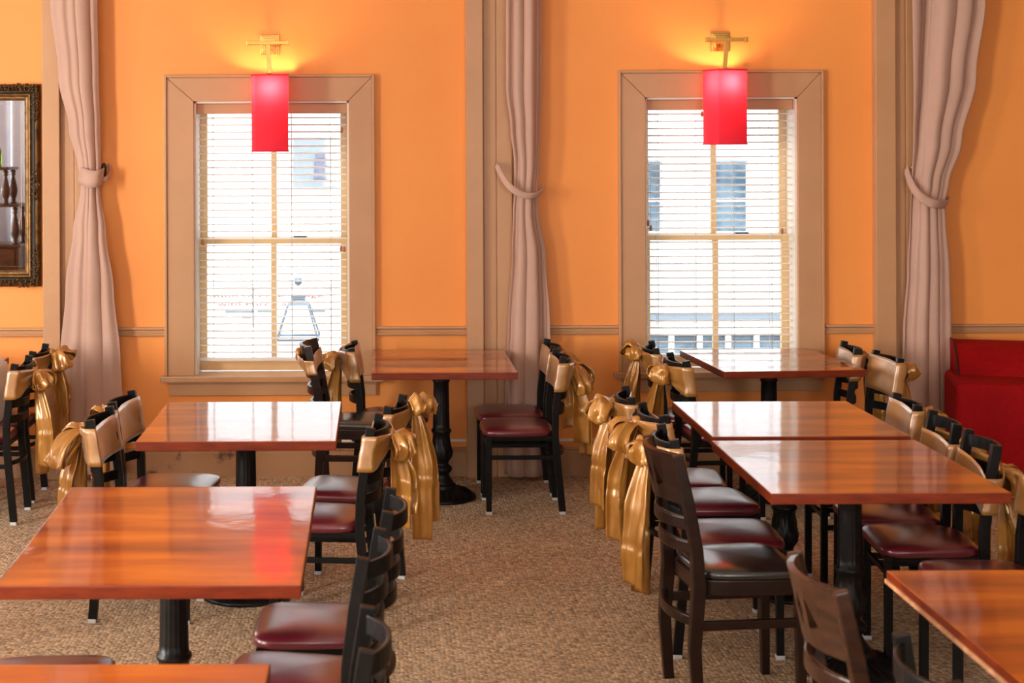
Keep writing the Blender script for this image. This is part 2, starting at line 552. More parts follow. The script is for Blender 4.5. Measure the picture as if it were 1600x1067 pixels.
def make_window(idx, op, outer, stool_px, apron_px, label):
    x0, x1, z0, z1 = op
    root = struct('window_%d' % idx, None, ((x0 + x1) / 2, WALLY, z0), label)
    cx, cy, cz = root.location

    def part(name, mbx, m, bev=0.0, lab=None, par=None):
        off = Vector((cx, cy, cz))
        mbx.v = [tuple(Vector(p) - off) for p in mbx.v]
        return inst(name, mbx.mesh(name, m, bev), par or root, label=lab)
    ox0, ox1, oz1 = outer
    CT = 0.024
    # mitred casing boards with an outer bead
    bd = 0.016

    def board(poly, name):
        n = len(poly)
        v = [(a, WALLY - CT, b) for a, b in poly] + [(a, WALLY + 0.002, b) for a, b in poly]
        f = [tuple(range(n)), tuple(reversed(range(n, 2 * n)))] + [(i, i + n, (i + 1) % n + n, (i + 1) % n) for i in range(n)]
        m_ = MB(); m_.add(v, f)
        part(name, m_, M['trim'], 0.003)
    g = 0.0012
    board([(ox0, z0), (x0, z0), (x0, z1 - g), (ox0, oz1 - g)], 'casing_board')
    board([(x1, z0), (ox1, z0), (ox1, oz1 - g), (x1, z1 - g)], 'casing_board')
    board([(x0 + g, z1), (x1 - g, z1), (ox1 - g, oz1), (ox0 + g, oz1)], 'casing_board')
    for a, b, c, d in ((ox0 - bd, ox0, z0, oz1 + bd), (ox1, ox1 + bd, z0, oz1 + bd), (ox0, ox1, oz1, oz1 + bd)):
        m_ = MB(); m_.box(a, b, WALLY - CT - 0.012, WALLY + 0.002, c, d)
        part('casing_bead', m_, M['trim'], 0.004)
    # stool and apron
    sx0, sx1, sth = stool_px
    m_ = MB(); m_.box(sx0, sx1, WALLY - 0.06, WALLY + 0.002, z0 - sth, z0)
    m_.box(x0 + 0.001, x1 - 0.001, WALLY + 0.001, WALLY + 0.20, z0 - sth, z0)
    part('window_stool', m_, M['stool'], 0.006)
    ax0, ax1, ah = apron_px
    m_ = MB(); m_.box(ax0, ax1, WALLY - 0.022, WALLY + 0.002, z0 - sth - ah, z0 - sth)
    part('apron_board', m_, M['trim'], 0.003)
    m_ = MB(); m_.box(ax0 - 0.006, ax1 + 0.006, WALLY - 0.032, WALLY + 0.002, z0 - sth - 0.014, z0 - sth)
    part('apron_bead', m_, M['trim'], 0.004)
    # jambs
    for a, b in ((x0, x0 + 0.012), (x1 - 0.012, x1)):
        m_ = MB(); m_.box(a, b, WALLY + 0.001, WALLY + 0.25, z0, z1)
        part('jamb', m_, M['jamb'])
    m_ = MB(); m_.box(x0, x1, WALLY + 0.001, WALLY + 0.25, z1 - 0.012, z1)
    part('head_jamb', m_, M['jamb'])
    # double-hung sashes: lower nearer the room
    zm = z0 + (z1 - z0) * 0.485
    sw, mw = 0.044, 0.034
    for (s0, s1, ya, yb, bot, top, nm) in ((z0 + 0.004, zm + 0.018, 0.150, 0.190, 0.058, 0.038, 'lower_sash'),
                                           (zm - 0.018, z1 - 0.012, 0.196, 0.236, 0.038, 0.05, 'upper_sash')):
        a, b = x0 + 0.012, x1 - 0.012
        y0, y1 = WALLY + ya, WALLY + yb
        m_ = MB()
        m_.box(a, a + sw, y0, y1, s0, s1); m_.box(b - sw, b, y0, y1, s0, s1)
        m_.box(a + sw, b - sw, y0, y1, s0, s0 + bot); m_.box(a + sw, b - sw, y0, y1, s1 - top, s1)
        sash = part(nm, m_, M['cream'], 0.003)
        mid = (a + b) / 2
        m_ = MB(); m_.box(mid - mw / 2, mid + mw / 2, y0 + 0.004, y1 - 0.004, s0 + bot, s1 - top)
        part('muntin', m_, M['cream'], 0.003, None, sash)
        for q0, q1 in ((a + sw, mid - mw / 2), (mid + mw / 2, b - sw)):
            m_ = MB(); m_.box(q0, q1, (y0 + y1) / 2 - 0.002, (y0 + y1) / 2 + 0.002, s0 + bot, s1 - top)
            part('pane', m_, M['glass'], 0, None, sash)
    # sash lock
    m_ = MB(); m_.box((x0 + x1) / 2 + 0.12, (x0 + x1) / 2 + 0.20, WALLY + 0.15, WALLY + 0.19, zm + 0.018, zm + 0.026)
    part('sash_lock', m_, M['black_knob'], 0.002)
    return root


def wx(px, py=400):
    return onwall(px, py)[0]


def wz(px, py):
    return onwall(px, py)[2]


make_window(1, wl, (wx(262), wx(582), wz(424, 121)), (wx(252, 590), wx(600, 590), 0.036), (wx(265, 600), wx(588, 600), 0.082),
            'sash window with tan casing, left of the middle curtain')
make_window(2, wr, (wx(970), wx(1282), wz(1125, 114)), (wx(958, 590), wx(1297, 590), 0.036), (wx(971, 600), wx(1284, 600), 0.082),
            'sash window with tan casing, right of the middle curtain')

# plain frames in the openings outside the picture
n_w = 3
for a, b in SIDE_WINS:
    m_ = MB()
    for q in ((a, a + 0.06, 0.7, 3.0), (b - 0.06, b, 0.7, 3.0), (a + 0.06, b - 0.06, 0.7, 0.76), (a + 0.06, b - 0.06, 2.94, 3.0), (a + 0.06, b - 0.06, 1.83, 1.88)):
        m_.box(ROOM_L - 0.16, ROOM_L - 0.1, *q)
    struct('window_%d' % n_w, m_.mesh('side_window', M['cream']), label='tall side window outside the picture'); n_w += 1
for a, b in FRONT_WINS:
    m_ = MB()
    for q0, q1, q2, q3 in ((a, a + 0.06, 0.8, 3.1), (b - 0.06, b, 0.8, 3.1), (a + 0.06, b - 0.06, 0.8, 0.86), (a + 0.06, b - 0.06, 3.04, 3.1), (a + 0.06, b - 0.06, 1.93, 1.98)):
        m_.box(q0, q1, ROOM_F - 0.16, ROOM_F - 0.1, q2, q3)
    struct('window_%d' % n_w, m_.mesh('rear_window', M['cream']), label='tall window behind the viewer'); n_w += 1


# ------------------------------------------------------------------ blinds
def make_blind(op, n, zbot, label, tassels, cords_px):
    x0, x1, z0, z1 = op
    root = thing('window_blind', label, 'blind', ((x0 + x1) / 2, WALLY + 0.085, z1), group='window blinds')
    w = (x1 - x0) / 2 - 0.020
    m_ = MB(); m_.box(-(x1 - x0) / 2 + 0.013, (x1 - x0) / 2 - 0.013, -0.045, -0.033, -0.074, -0.0125)
    inst('valance', m_.mesh('valance', M['trim'], 0.003), root)
    m_ = MB(); m_.box(-w, w, -0.03, 0.03, -0.06, -0.014)
    inst('head_rail', m_.mesh('head_rail', M['slat'], 0.003), root)
    zb = zbot - z1
    top = -0.098
    pitch = (top - zb - 0.03) / (n - 1)
    prof = [(-0.025, 0.0), (-0.0125, 0.0022), (0, 0.003), (0.0125, 0.0022), (0.025, 0.0)]
    poly = [(y, z + 0.0031) for y, z in prof] + [(y, z - 0.0031) for y, z in reversed(prof)]
    v, f = prism_x(poly, -w, w)
    m_ = MB(); m_.add(v, f); slat = m_.mesh('blind_slat', M['slat'])
    for k in range(n):
        o = inst('slat', slat, root, (0, 0, top - k * pitch))
        o.rotation_euler = (R(-3.0 + 0.8 * math.sin(k * 1.7)), 0, 0)
    m_ = MB(); m_.box(-w, w, -0.026, 0.026, zb - 0.018, zb)
    inst('bottom_rail', m_.mesh('bottom_rail', M['slat'], 0.004), root)
    for c in cords_px:
        cxl = c - root.location.x
        for yy in (-0.0265, 0.0265):
            m_ = MB(); m_.tube([(cxl, yy, -0.06), (cxl, yy, zb)], 0.0016, 5)
            inst('ladder_cord', m_.mesh('ladder_cord', M['cord']), root)
    for tx, tz in tassels:
        lx, lz = tx - root.location.x, tz - z1
        m_ = MB(); m_.tube([(lx, -0.05, -0.07), (lx, -0.05, lz)], 0.001, 5)
        c = inst('pull_cord', m_.mesh('pull_cord', M['cord']), root)
        m_ = MB(); m_.lathe([(0, 0.018), (0.005, 0.016), (0.0085, 0.002), (0.008, -0.012), (0.004, -0.018), (0, -0.018)], 10)
        m_.v = [(a + lx, b - 0.05, c2 + lz) for a, b, c2 in m_.v]
        inst('tassel', m_.mesh('tassel', M['tassel']), c)
    return root


def wp(px, py):
    q = onwall(px, py, WALLY + 0.05)
    return q[0], q[2]


make_blind(wl, 34, wz(424, 560) - 0.004, 'open white slatted blind in the window behind the left lamp',
           [wp(317, 378), wp(534, 203), wp(538, 389), wp(533, 388)], [onwall(c, 400, WALLY + 0.085)[0] for c in (334, 395, 456, 517)])
make_blind(wr, 34, wz(1125, 556), 'open white slatted blind in the window behind the right lamp',
           [wp(1012, 348), wp(1016, 356), wp(1221, 361), wp(1096, 178)], [onwall(c, 400, WALLY + 0.085)[0] for c in (1027, 1086, 1145, 1204)])


# ------------------------------------------------------------------ pilasters, chair rail, baseboard
def pilaster(n, px0, px1, steps, label):
    """steps: (px_a, px_b, proud) boards, front to back, full height."""
    a, b = wx(px0), wx(px1)
    root = struct('trim_%d' % n, None, ((a + b) / 2, WALLY, 0), label)
    m_ = MB(); m_.box(a - root.location.x, b - root.location.x, -0.030, 0.002, 0, ROOM_H)
    inst('pilaster_back', m_.mesh('pilaster_back', M['trim'], 0.002), root)
    for pa, pb, pr in steps:
        m_ = MB(); m_.box(wx(pa) - root.location.x, wx(pb) - root.location.x, -pr, -0.028, 0, ROOM_H)
        inst('board', m_.mesh('pilaster_board', M['trim'], 0.004), root)
    return root


pilaster(1, 71, 150, [(71, 97.5, 0.075), (99, 118, 0.036), (119, 140, 0.040)], 'tan boarded pilaster behind the left curtain')
pilaster(2, 728, 836, [(728, 754, 0.075), (755.5, 775, 0.036), (776, 800, 0.042), (806, 836, 0.036)], 'tan boarded pilaster behind the middle curtain')
pilaster(3, 1363, 1470, [(1363, 1394, 0.075), (1395.5, 1412, 0.036), (1413, 1440, 0.042), (1444, 1470, 0.036)], 'tan boarded pilaster behind the right curtain')

rail_prof = [(0.002, 0.030), (-0.022, 0.030), (-0.026, 0.024), (-0.026, 0.017), (-0.014, 0.010), (-0.012, -0.006), (-0.019, -0.010),
             (-0.024, -0.017), (-0.020, -0.024), (0.002, -0.027)]
zr = onwall(650, 517)[2]
tn = 4
for pa, pb in ((-760, 71), (150, 261), (588, 728), (836, 966), (1288, 1363), (1470, 2200)):
    m_ = MB(); v, f = prism_x([(WALLY + y, zr + z) for y, z in rail_prof], wx(pa), wx(pb))
    m_.add(v, f)
    struct('trim_%d' % tn, m_.mesh('chair_rail', M['trim']), label='tan moulded chair rail on the orange wall'); tn += 1
base_prof = [(0.002, 0.0), (-0.022, 0.0), (-0.022, 0.140), (-0.016, 0.148), (-0.020, 0.156), (-0.012, 0.166), (0.002, 0.168)]
bead_prof = [(0.002, 0.198), (-0.012, 0.199), (-0.015, 0.206), (-0.012, 0.214), (0.002, 0.215)]
for i, (pa, pb) in enumerate(((-760, 71), (150, 728), (836, 1363), (1470, 2200))):
    m_ = MB(); v, f = prism_x([(WALLY + y, z) for y, z in base_prof], wx(pa), wx(pb)); m_.add(v, f)
    nm = ('baseboard_back_left', 'baseboard_back_window', 'baseboard_back_middle', 'baseboard_back_right')[i]
    b_ = struct(nm, m_.mesh('baseboard', M['trim_dirty']), label='scuffed tan baseboard')
    m_ = MB(); v, f = prism_x([(WALLY + y, z) for y, z in bead_prof], wx(pa), wx(pb)); m_.add(v, f)
    inst('bead_strip', m_.mesh('bead_strip', M['jamb']), b_)


# ------------------------------------------------------------------ curtains
def interp(keys, t):
    if t <= keys[0][0]:
        return keys[0][1:]
    for a, b in zip(keys, keys[1:]):
        if t <= b[0]:
            k = (t - a[0]) / (b[0] - a[0])
            k = k * k * (3 - 2 * k)
            return tuple(p + (q - p) * k for p, q in zip(a[1:], b[1:]))
    return keys[-1][1:]


def make_curtain(keys, amp_keys, seed, label, folds=5):
    """keys: (py, xl, xr) outline; amp_keys: (py, amp)."""
    Yc = WALLY - 0.112
    rnd = random.Random(seed)
    ph = [rnd.random() for _ in range(6)]
    nu, nv = 180, 90
    ztop = onwall(600, -230, Yc)[2]
    ztop = min(ztop, ROOM_H - 0.02)
    pts = []
    y_top = PPY + (CAMH - ztop) * FPX / Yc
    y_bot = keys[-1][0]

    def fold(u, t):
        s = u * folds + 0.25 * math.sin(2 * PI * (u * 1.3 + ph[0])) + 0.10 * math.sin(t * 5 + ph[1] * 6)
        w = math.sin(2 * PI * s + ph[2] * 6)
        w = math.copysign(abs(w) ** 0.7, w)
        w2 = math.sin(2 * PI * (u * folds * 2.3 + ph[3]) + t * 2)
        return 0.84 * w + 0.16 * w2, math.cos(2 * PI * s + ph[2] * 6)

    def fn(u, v):
        py = y_top + (y_bot - y_top) * v
        xl, xr = interp(keys, py)
        am = interp(amp_keys, py)[0]
        f, g = fold(u, v)
        x = xl + (xr - xl) * u
        X, _, Z = onwall(x, py, Yc)
        wdt = (xr - xl) * Yc / FPX
        X += g * wdt / folds * 0.22 * min(1, am / 0.03)
        edge = 1 - (2 * u - 1) ** 2
        y = Yc + am * f - 0.035 * edge + 0.02
        return (X, y, Z)
    m_ = MB(); m_.grid(fn, nu, nv)
    me = m_.mesh('curtain', M['curtain'], solid=0.004)
    o = inst('curtain', me)
    return tag(o, label, 'curtain', 'tied back curtains')


make_curtain([(-400, 78, 152), (0, 85, 157), (120, 97, 158), (200, 112, 159), (262, 124, 158), (284, 129, 156), (300, 127, 157), (360, 118, 166),
              (450, 107, 178), (560, 98, 187), (680, 93, 193), (739, 92, 195)],
             [(0, 0.038), (180, 0.034), (262, 0.020), (290, 0.018), (400, 0.030), (700, 0.038)], 3,
             'dusty pink curtain tied back beside the gilt mirror', 2.4)
make_curtain([(-400, 788, 852), (0, 788, 851), (140, 788, 851), (200, 795, 849), (262, 802, 846), (300, 802, 842), (330, 800, 844), (400, 796, 857),
              (500, 789, 864), (600, 784, 868), (700, 782, 868), (743, 782, 868)],
             [(0, 0.040), (180, 0.036), (290, 0.020), (330, 0.020), (420, 0.030), (700, 0.036)], 11,
             'dusty pink curtain tied back between the two windows', 2.9)
make_curtain([(-400, 1424, 1560), (0, 1424, 1541), (120, 1424, 1524), (220, 1423, 1500), (290, 1422, 1480), (318, 1421, 1474), (345, 1420, 1476), (420, 1415, 1480),
              (520, 1408, 1482), (620, 1403, 1485), (700, 1400, 1488), (738, 1400, 1488)],
             [(0, 0.044), (180, 0.04), (300, 0.022), (340, 0.020), (420, 0.030), (700, 0.038)], 21,
             'dusty pink curtain tied back beside the red armchair', 3.1)


def ribbon_loop(path, width, wvec=(0, 0, 1)):
    """flat band along a path, width along wvec."""
    m_ = MB()
    n = len(path)
    w = Vector(wvec) * width / 2
    vs, fs = [], []
    for p in path:
        for k in (-1, -0.3, 0.3, 1):
            vs.append(Vector(p) + w * k)
    for i in range(n - 1):
        for j in range(3):
            fs.append((i * 4 + j, i * 4 + j + 1, (i + 1) * 4 + j + 1, (i + 1) * 4 + j))
    m_.add(vs, fs, True)
    return m_


def smooth_path(pts, n=24):
    out = []
    P_ = [Vector(p) for p in pts]
    m = len(P_)
    for i in range(m - 1):
        p0, p1, p2, p3 = P_[max(i - 1, 0)], P_[i], P_[i + 1], P_[min(i + 2, m - 1)]
        for k in range(n // (m - 1) + 1):
            t = k / (n // (m - 1) + 1)
            out.append(0.5 * ((2 * p1) + (-p0 + p2) * t + (2 * p0 - 5 * p1 + 4 * p2 - p3) * t * t + (-p0 + 3 * p1 - 3 * p2 + p3) * t ** 3))
    out.append(P_[-1])
    return out


def tieback(pix, label, width=0.045, wvec=(0.12, 0, 1)):
    pts = [onwall(px, py, Y) for px, py, Y in pix]
    o = inst('curtain_tieback', ribbon_loop(smooth_path(pts, 36), width, Vector(wvec).normalized()).mesh('curtain_tieback', M['curtain'], solid=0.006))
    return tag(o, label, 'tieback', 'curtain tiebacks')


YF = WALLY - 0.178
tieback([(166, 270, WALLY - 0.03), (161, 276, WALLY - 0.10), (155, 279, YF + 0.01), (142, 280, YF - 0.005), (130, 276, YF + 0.02), (123, 272, WALLY - 0.09), (130, 272, WALLY - 0.06)],
        'pink fabric tieback on the curtain beside the gilt mirror', 0.10)
tieback([(776, 257, WALLY - 0.075), (784, 274, WALLY - 0.12), (797, 292, YF - 0.0), (815, 304, YF - 0.012), (832, 306, YF + 0.0), (845, 300, WALLY - 0.125), (846, 292, WALLY - 0.06)],
        'pink fabric tieback on the curtain between the windows', 0.040, (0.45, 0, 1))
tieback([(1416, 263, WALLY - 0.075), (1422, 283, WALLY - 0.125), (1434, 303, YF), (1450, 315, YF - 0.014), (1464, 319, YF - 0.005), (1478, 318, WALLY - 0.12), (1478, 312, WALLY - 0.06)],
        'pink fabric tieback on the curtain beside the red armchair', 0.052, (0.45, 0, 1))

hk = thing('tieback_hook', 'black tieback hook with a pink cloth loop on the orange wall', 'hook', onwall(166, 266))
m_ = MB(); m_.lathe([(0, -0.048), (0.008, -0.045), (0.016, -0.01), (0.017, 0.012), (0.012, 0.034), (0.005, 0.044), (0, 0.045)], 14)
m_.v = [(a, b - 0.075, c) for a, b, c in m_.v]
inst('knob', m_.mesh('knob', M['black_knob']), hk)
m_ = MB(); m_.tube([(0, 0, -0.01), (0, -0.07, -0.01)], 0.007, 8)
inst('stem', m_.mesh('stem', M['black_knob']), hk)
lp = [(-0.045, -0.02, -0.02), (-0.02, -0.075, -0.045), (0.012, -0.09, -0.05), (0.030, -0.06, -0.025), (0.028, -0.035, 0.01), (0.015, -0.02, 0.03)]
inst('cloth_loop', ribbon_loop(smooth_path(lp, 25), 0.028, (0.1, 0.2, 1)).mesh('cloth_loop', M['curtain'], solid=0.005), hk)
for px, py, lab in ((776, 257, 'small tan hook holding the middle curtain tieback'), (1416, 263, 'small tan hook holding the right curtain tieback')):
    X, _, Z = onwall(px, py)
    m_ = MB(); m_.tube([(0, -0.034, 0), (0, -0.085, 0), (0, -0.092, 0.012)], 0.005, 8)
    o = inst('tieback_hook', m_.mesh('small_hook', M['trim']), None, (X, WALLY, Z))
    tag(o, lab, 'hook')


# ------------------------------------------------------------------ wall lamps
def make_sconce(px, py_plate, px_sh, py_top, py_bot, rot, label, w=0.186, power=430):
    Ys = WALLY - 0.175
    X, _, Zp = onwall(px, py_plate)
    xs, _, zt = onwall(px_sh, py_top, Ys)
    zb = onwall(px_sh, py_bot, Ys)[2]
    root = thing('wall_lamp', label, 'wall lamp', (X, WALLY, Zp), group='red shaded wall lamps')
    plate = MB()
    for s, y0, y1 in ((0.058, 0.0, -0.012), (0.048, -0.012, -0.020), (0.036, -0.020, -0.030)):
        plate.box(-s, s, y1, y0, -s, s)
    inst('back_plate', plate.mesh('back_plate', M['brass'], 0.003), root)
    dx, dz = xs - X, zt - Zp
    a = 0.011
    m_ = MB(); m_.box(-a * 0.98, a * 0.98, -0.175, -0.03, -a * 0.98, a * 0.98)
    inst('arm', m_.mesh('arm', M['brass'], 0.002), root)
    m_ = MB(); m_.box(-0.105, 0.105, -0.175 - a, -0.175 + a, -a, a)
    cb = inst('cross_bar', m_.mesh('cross_bar', M['brass'], 0.002), root)
    for s in (-1, 1):
        m_ = MB(); m_.box(s * 0.113 - 0.010, s * 0.113 + 0.010, -0.175 - 0.014, -0.175 + 0.014, -0.014, 0.014)
        inst('end_cap', m_.mesh('end_cap', M['brass'], 0.002), cb)
    m_ = MB(); m_.sweep([(0, -0.175, -a), (dx, -0.175, dz + 0.01)], [(-a, -a), (a, -a), (a, a), (-a, a)], up=(0, 1, 0))
    inst('drop_rod', m_.mesh('drop_rod', M['brass']), root)
    m_ = MB(); m_.lathe([(0, 0.012), (0.013, 0.012), (0.013, -0.03), (0, -0.03)], 16)
    m_.v = [(p + dx, q - 0.215, r_ + dz) for p, q, r_ in m_.v]
    inst('lamp_socket', m_.mesh('lamp_socket', M['brass']), root)
    # bulb
    bz = dz - 0.070
    m_ = MB(); m_.lathe([(0, 0.040), (0.010, 0.038), (0.012, 0.022), (0.020, 0.008), (0.024, -0.010), (0.019, -0.026), (0.009, -0.034), (0, -0.036)], 16)
    m_.v = [(p + dx, q - 0.215, r_ + bz) for p, q, r_ in m_.v]
    bm_ = mat('bulb_glow', (1, 0.8, 0.5), 0.3)
    P(bm_).inputs['Emission Color'].default_value = (1.0, 0.66, 0.34, 1)
    P(bm_).inputs['Emission Strength'].default_value = power
    inst('bulb', m_.mesh('bulb', bm_), root)
    # shade: square tube, faces slightly bowed, open at both ends
    h = zt - zb
    hw = w / 2
    out = []
    for k in range(4):
        for j in range(9):
            t = -1 + 2 * j / 9
            bow = 0.012 * (1 - t * t)
            out.append((k, t, hw + bow))

    def ring(off, z):
        vs = []
        for k, t, d in out:
            p = Vector((t * (hw + off), -(d + off), 0))
            p.rotate(Matrix.Rotation(k * PI / 2, 3, 'Z'))
            vs.append((p.x, p.y, z))
        return vs
    m_ = MB()
    n = len(out)
    zs = [0, -h]
    vs = []
    for z in zs:
        vs += ring(0, z)
    fs = [(i, (i + 1) % n, n + (i + 1) % n, n + i) for i in range(n)]
    m_.add(vs, fs)
    sh = inst('lamp_shade', m_.mesh('lamp_shade', M['shade']), root, (dx, -0.175, dz), (0, 0, rot), label='red fabric shade')
    for z in (0, -h):
        m_ = MB()
        m_.sweep([Vector(p) for p in ring(0.001, z)], [(-0.0025, -0.004), (0.0025, -0.004), (0.0025, 0.004), (-0.0025, 0.004)], closed=True)
        inst('shade_binding', m_.mesh('shade_binding', M['shade']), sh)
    m_ = MB()
    for s in range(4):
        a2 = s * PI / 2
        m_.tube([(0.016 * math.cos(a2), 0.016 * math.sin(a2), 0.0), ((hw + 0.008) * math.cos(a2), (hw + 0.008) * math.sin(a2), 0.0)], 0.002, 6)
    inst('spider', m_.mesh('spider', M['brass']), sh)
    return root


make_sconce(422, 70, 421.5, 118, 236, R(10.7), 'brass wall lamp with red box shade over the window nearer the gilt mirror')
make_sconce(1125, 65, 1132.5, 110, 225, R(17), 'brass wall lamp with red box shade over the window nearer the red armchair', 0.182)


# ------------------------------------------------------------------ mirror
mx1, mz0 = wx(65, 400), wz(30, 447)
mz1 = wz(30, 132)
mx0 = mx1 - 0.92
root = thing('gilt_mirror', 'mirror in an ornate dark gold frame on the orange wall', 'mirror', ((mx0 + mx1) / 2, WALLY, mz0))
hw_, hh_ = (mx1 - mx0) / 2, (mz1 - mz0)


def frame_ring(i0, i1, y0, y1, bulge, name, m):
    """one moulding of the frame between insets i0 and i1, mitred ring with a rounded profile."""
    k = 5
    prof = []
    for j in range(k + 1):
        t = j / k
        prof.append((i0 + (i1 - i0) * t, y0 + (y1 - y0) * t - bulge * math.sin(PI * t)))
    vs, fs = [], []
    corners = [(-1, 0), (1, 0), (1, 1), (-1, 1)]
    for (sx, top) in corners:
        for ins, y in prof:
            vs.append((sx * (hw_ - ins), y, (hh_ - ins) if top else ins))
    n = len(prof)
    for c in range(4):
        c2 = (c + 1) % 4
        for j in range(n - 1):
            fs.append((c * n + j, c2 * n + j, c2 * n + j + 1, c * n + j + 1))
    m_ = MB(); m_.add(vs, fs)
    return inst(name, m_.mesh(name, m), root)


frame_ring(0.0, 0.001, 0.0, -0.03, 0, 'frame_side', M['ebony'])
frame_ring(0.0, 0.030, -0.030, -0.040, 0.014, 'outer_moulding', M['gold'])
frame_ring(0.030, 0.050, -0.036, -0.026, -0.006, 'black_groove', M['ebony'])
frame_ring(0.050, 0.074, -0.026, -0.020, 0.012, 'middle_moulding', M['gold_light'])
frame_ring(0.074, 0.096, -0.020, -0.008, 0.004, 'inner_moulding', M['gold_light'])
m_ = MB(); m_.add([(-hw_ + 0.095, -0.006, 0.095), (hw_ - 0.095, -0.006, 0.095), (hw_ - 0.095, -0.006, hh_ - 0.095), (-hw_ + 0.095, -0.006, hh_ - 0.095)], [(0, 1, 2, 3)])
inst('mirror_glass', m_.mesh('mirror_glass', M['mirror']), root)
m_ = MB()
b0, b1 = 0.095, 0.118
vs = []
for ins, y in ((b0, -0.0035), (b1, -0.0062)):
    vs += [(-hw_ + ins, y, ins), (hw_ - ins, y, ins), (hw_ - ins, y, hh_ - ins), (-hw_ + ins, y, hh_ - ins)]
m_.add(vs, [(i, (i + 1) % 4, 4 + (i + 1) % 4, 4 + i) for i in range(4)])
inst('glass_bevel', m_.mesh('glass_bevel', M['mirror']), root)


def scroll(n, spread, seed, vertical):
    rnd = random.Random(seed)
    m_ = MB()
    for k in range(n):
        t = (k / (n - 1) - 0.5)
        for side in (-1, 1):
            cx, cz = (side * 0.010 + rnd.uniform(-0.003, 0.003), t * spread) if vertical else (t * spread, side * 0.010)
            ang = rnd.uniform(0, 6.28)
            r0 = 0.0125 * (1.25 - abs(t) * 1.3)
            m_.tube([(cx + r0 * math.cos(ang + q * 0.9), -0.004 - 0.004 * math.sin(q * 0.6), cz + r0 * math.sin(ang + q * 0.9)) for q in range(6)],
                    0.0042, 6, scales=[0.5, 0.9, 1.1, 1.1, 0.9, 0.4])
    return m_


orn_v = scroll(7, 0.16, 5, True).mesh('scroll_ornament', M['gold'])
orn_s = scroll(9, 0.20, 9, True).mesh('corner_scroll', M['gold'])
for sx in (-1, 1):
    inst('ornament', orn_v, root, (sx * (hw_ - 0.024), -0.048, hh_ / 2))
    for zz in (0.11, hh_ - 0.11):
        inst('corner_ornament', orn_s, root, (sx * (hw_ - 0.022), -0.047, zz))
for zz in (0.022, hh_ - 0.022):
    for sx in (-1, 1):
        o = inst('corner_ornament', orn_s, root, (sx * (hw_ - 0.12), -0.047, zz)); o.rotation_euler = (0, R(90), 0)
    o = inst('ornament', orn_v, root, (0, -0.048, zz)); o.rotation_euler = (0, R(90), 0)

# what the mirror reflects: a hutch with turned spindles before a pale sheer curtain
RD = 13.2           # optical distance through the mirror
RY = 2 * WALLY - RD  # real Y of the furniture


def refl(px, py, d=RD):
    q = onwall(px, py, d)
    return q[0], q[2]


hx, _ = refl(34, 300)
hut = thing('spindle_hutch', 'dark wood hutch with turned spindles, seen in the gilt mirror', 'hutch', (hx - 0.48, RY, 0))
z_sh1, z_sh2, z_dt, z_db = refl(20, 263)[1], refl(20, 320)[1], refl(20, 384)[1], refl(20, 417)[1]
m_ = MB(); m_.box(-0.5, 0.5, -0.2, 0.2, 0.08, z_db)
m_.box(-0.5, 0.5, -0.2, 0.2, z_db, z_dt)
inst('cabinet', m_.mesh('hutch_cabinet', M['dark_wood'], 0.006), hut)
m_ = MB(); m_.box(-0.52, 0.52, -0.22, 0.22, z_dt, z_dt + 0.025)
inst('cabinet_top', m_.mesh('hutch_top', M['dark_wood'], 0.006), hut)
for s in (-1, 1):
    m_ = MB(); m_.box(s * 0.25 - 0.22, s * 0.25 + 0.22, 0.2, 0.215, z_db + 0.015, z_dt - 0.015)
    d_ = inst('drawer', m_.mesh('drawer', M['dark_wood'], 0.004), hut)
    m_ = MB(); m_.lathe([(0, 0), (0.008, 0.002), (0.016, 0.018), (0.012, 0.026), (0, 0.028)], 12)
    m_.v = [(s * 0.25 + a, 0.215 + c, (z_db + z_dt) / 2 + b) for a, b, c in m_.v]
    inst('knob', m_.mesh('knob', M['brass']), d_)
    m_ = MB(); m_.box(s * 0.25 - 0.20, s * 0.25 + 0.20, 0.2, 0.212, 0.14, z_db - 0.04)
    inst('cabinet_door', m_.mesh('cabinet_door', M['dark_wood'], 0.004), hut)
for z, hw2 in ((z_sh2, 0.50), (z_sh1, 0.42)):
    m_ = MB(); m_.box(-hw2, hw2, -0.16, 0.19, z - 0.012, z + 0.012)
    inst('shelf', m_.mesh('hutch_shelf', M['dark_wood'], 0.005), hut)


def spindle_mesh(h):
    pr = [(0, 0), (0.030, 0), (0.030, 0.04), (0.018, 0.06), (0.026, 0.09), (0.020, 0.12), (0.034, 0.24), (0.040, 0.38), (0.034, 0.52), (0.018, 0.74), (0.014, 0.82),
          (0.026, 0.86), (0.016, 0.90), (0.028, 0.94), (0.014, 1.0), (0, 1.0)]
    m_ = MB(); m_.lathe([(r, z * h) for r, z in pr], 18)
    return m_.mesh('spindle', M['dark_wood'])


sp1 = spindle_mesh(z_sh2 - z_dt - 0.038); sp2 = spindle_mesh(z_sh1 - z_sh2 - 0.024)
for s in (-1, 1):
    inst('spindle', sp1, hut, (s * 0.46, 0.15, z_dt + 0.025)); inst('spindle', sp1, hut, (s * 0.46, -0.12, z_dt + 0.025))
    inst('spindle', sp2, hut, (s * 0.38, 0.15, z_sh2 + 0.012)); inst('spindle', sp2, hut, (s * 0.38, -0.12, z_sh2 + 0.012))
bx_, bz_ = refl(1, 262)
m_ = MB(); m_.lathe([(0, 0), (0.034, 0), (0.036, 0.02), (0.036, 0.13), (0.028, 0.16), (0.013, 0.18), (0.013, 0.235), (0.016, 0.24), (0, 0.245)], 20)
o = inst('bottle', m_.mesh('bottle', M['bottle']), None, (bx_ - 0.01, RY + 0.06, z_sh1 + 0.012))
tag(o, 'green glass bottle on the hutch shelf, seen in the mirror', 'bottle')


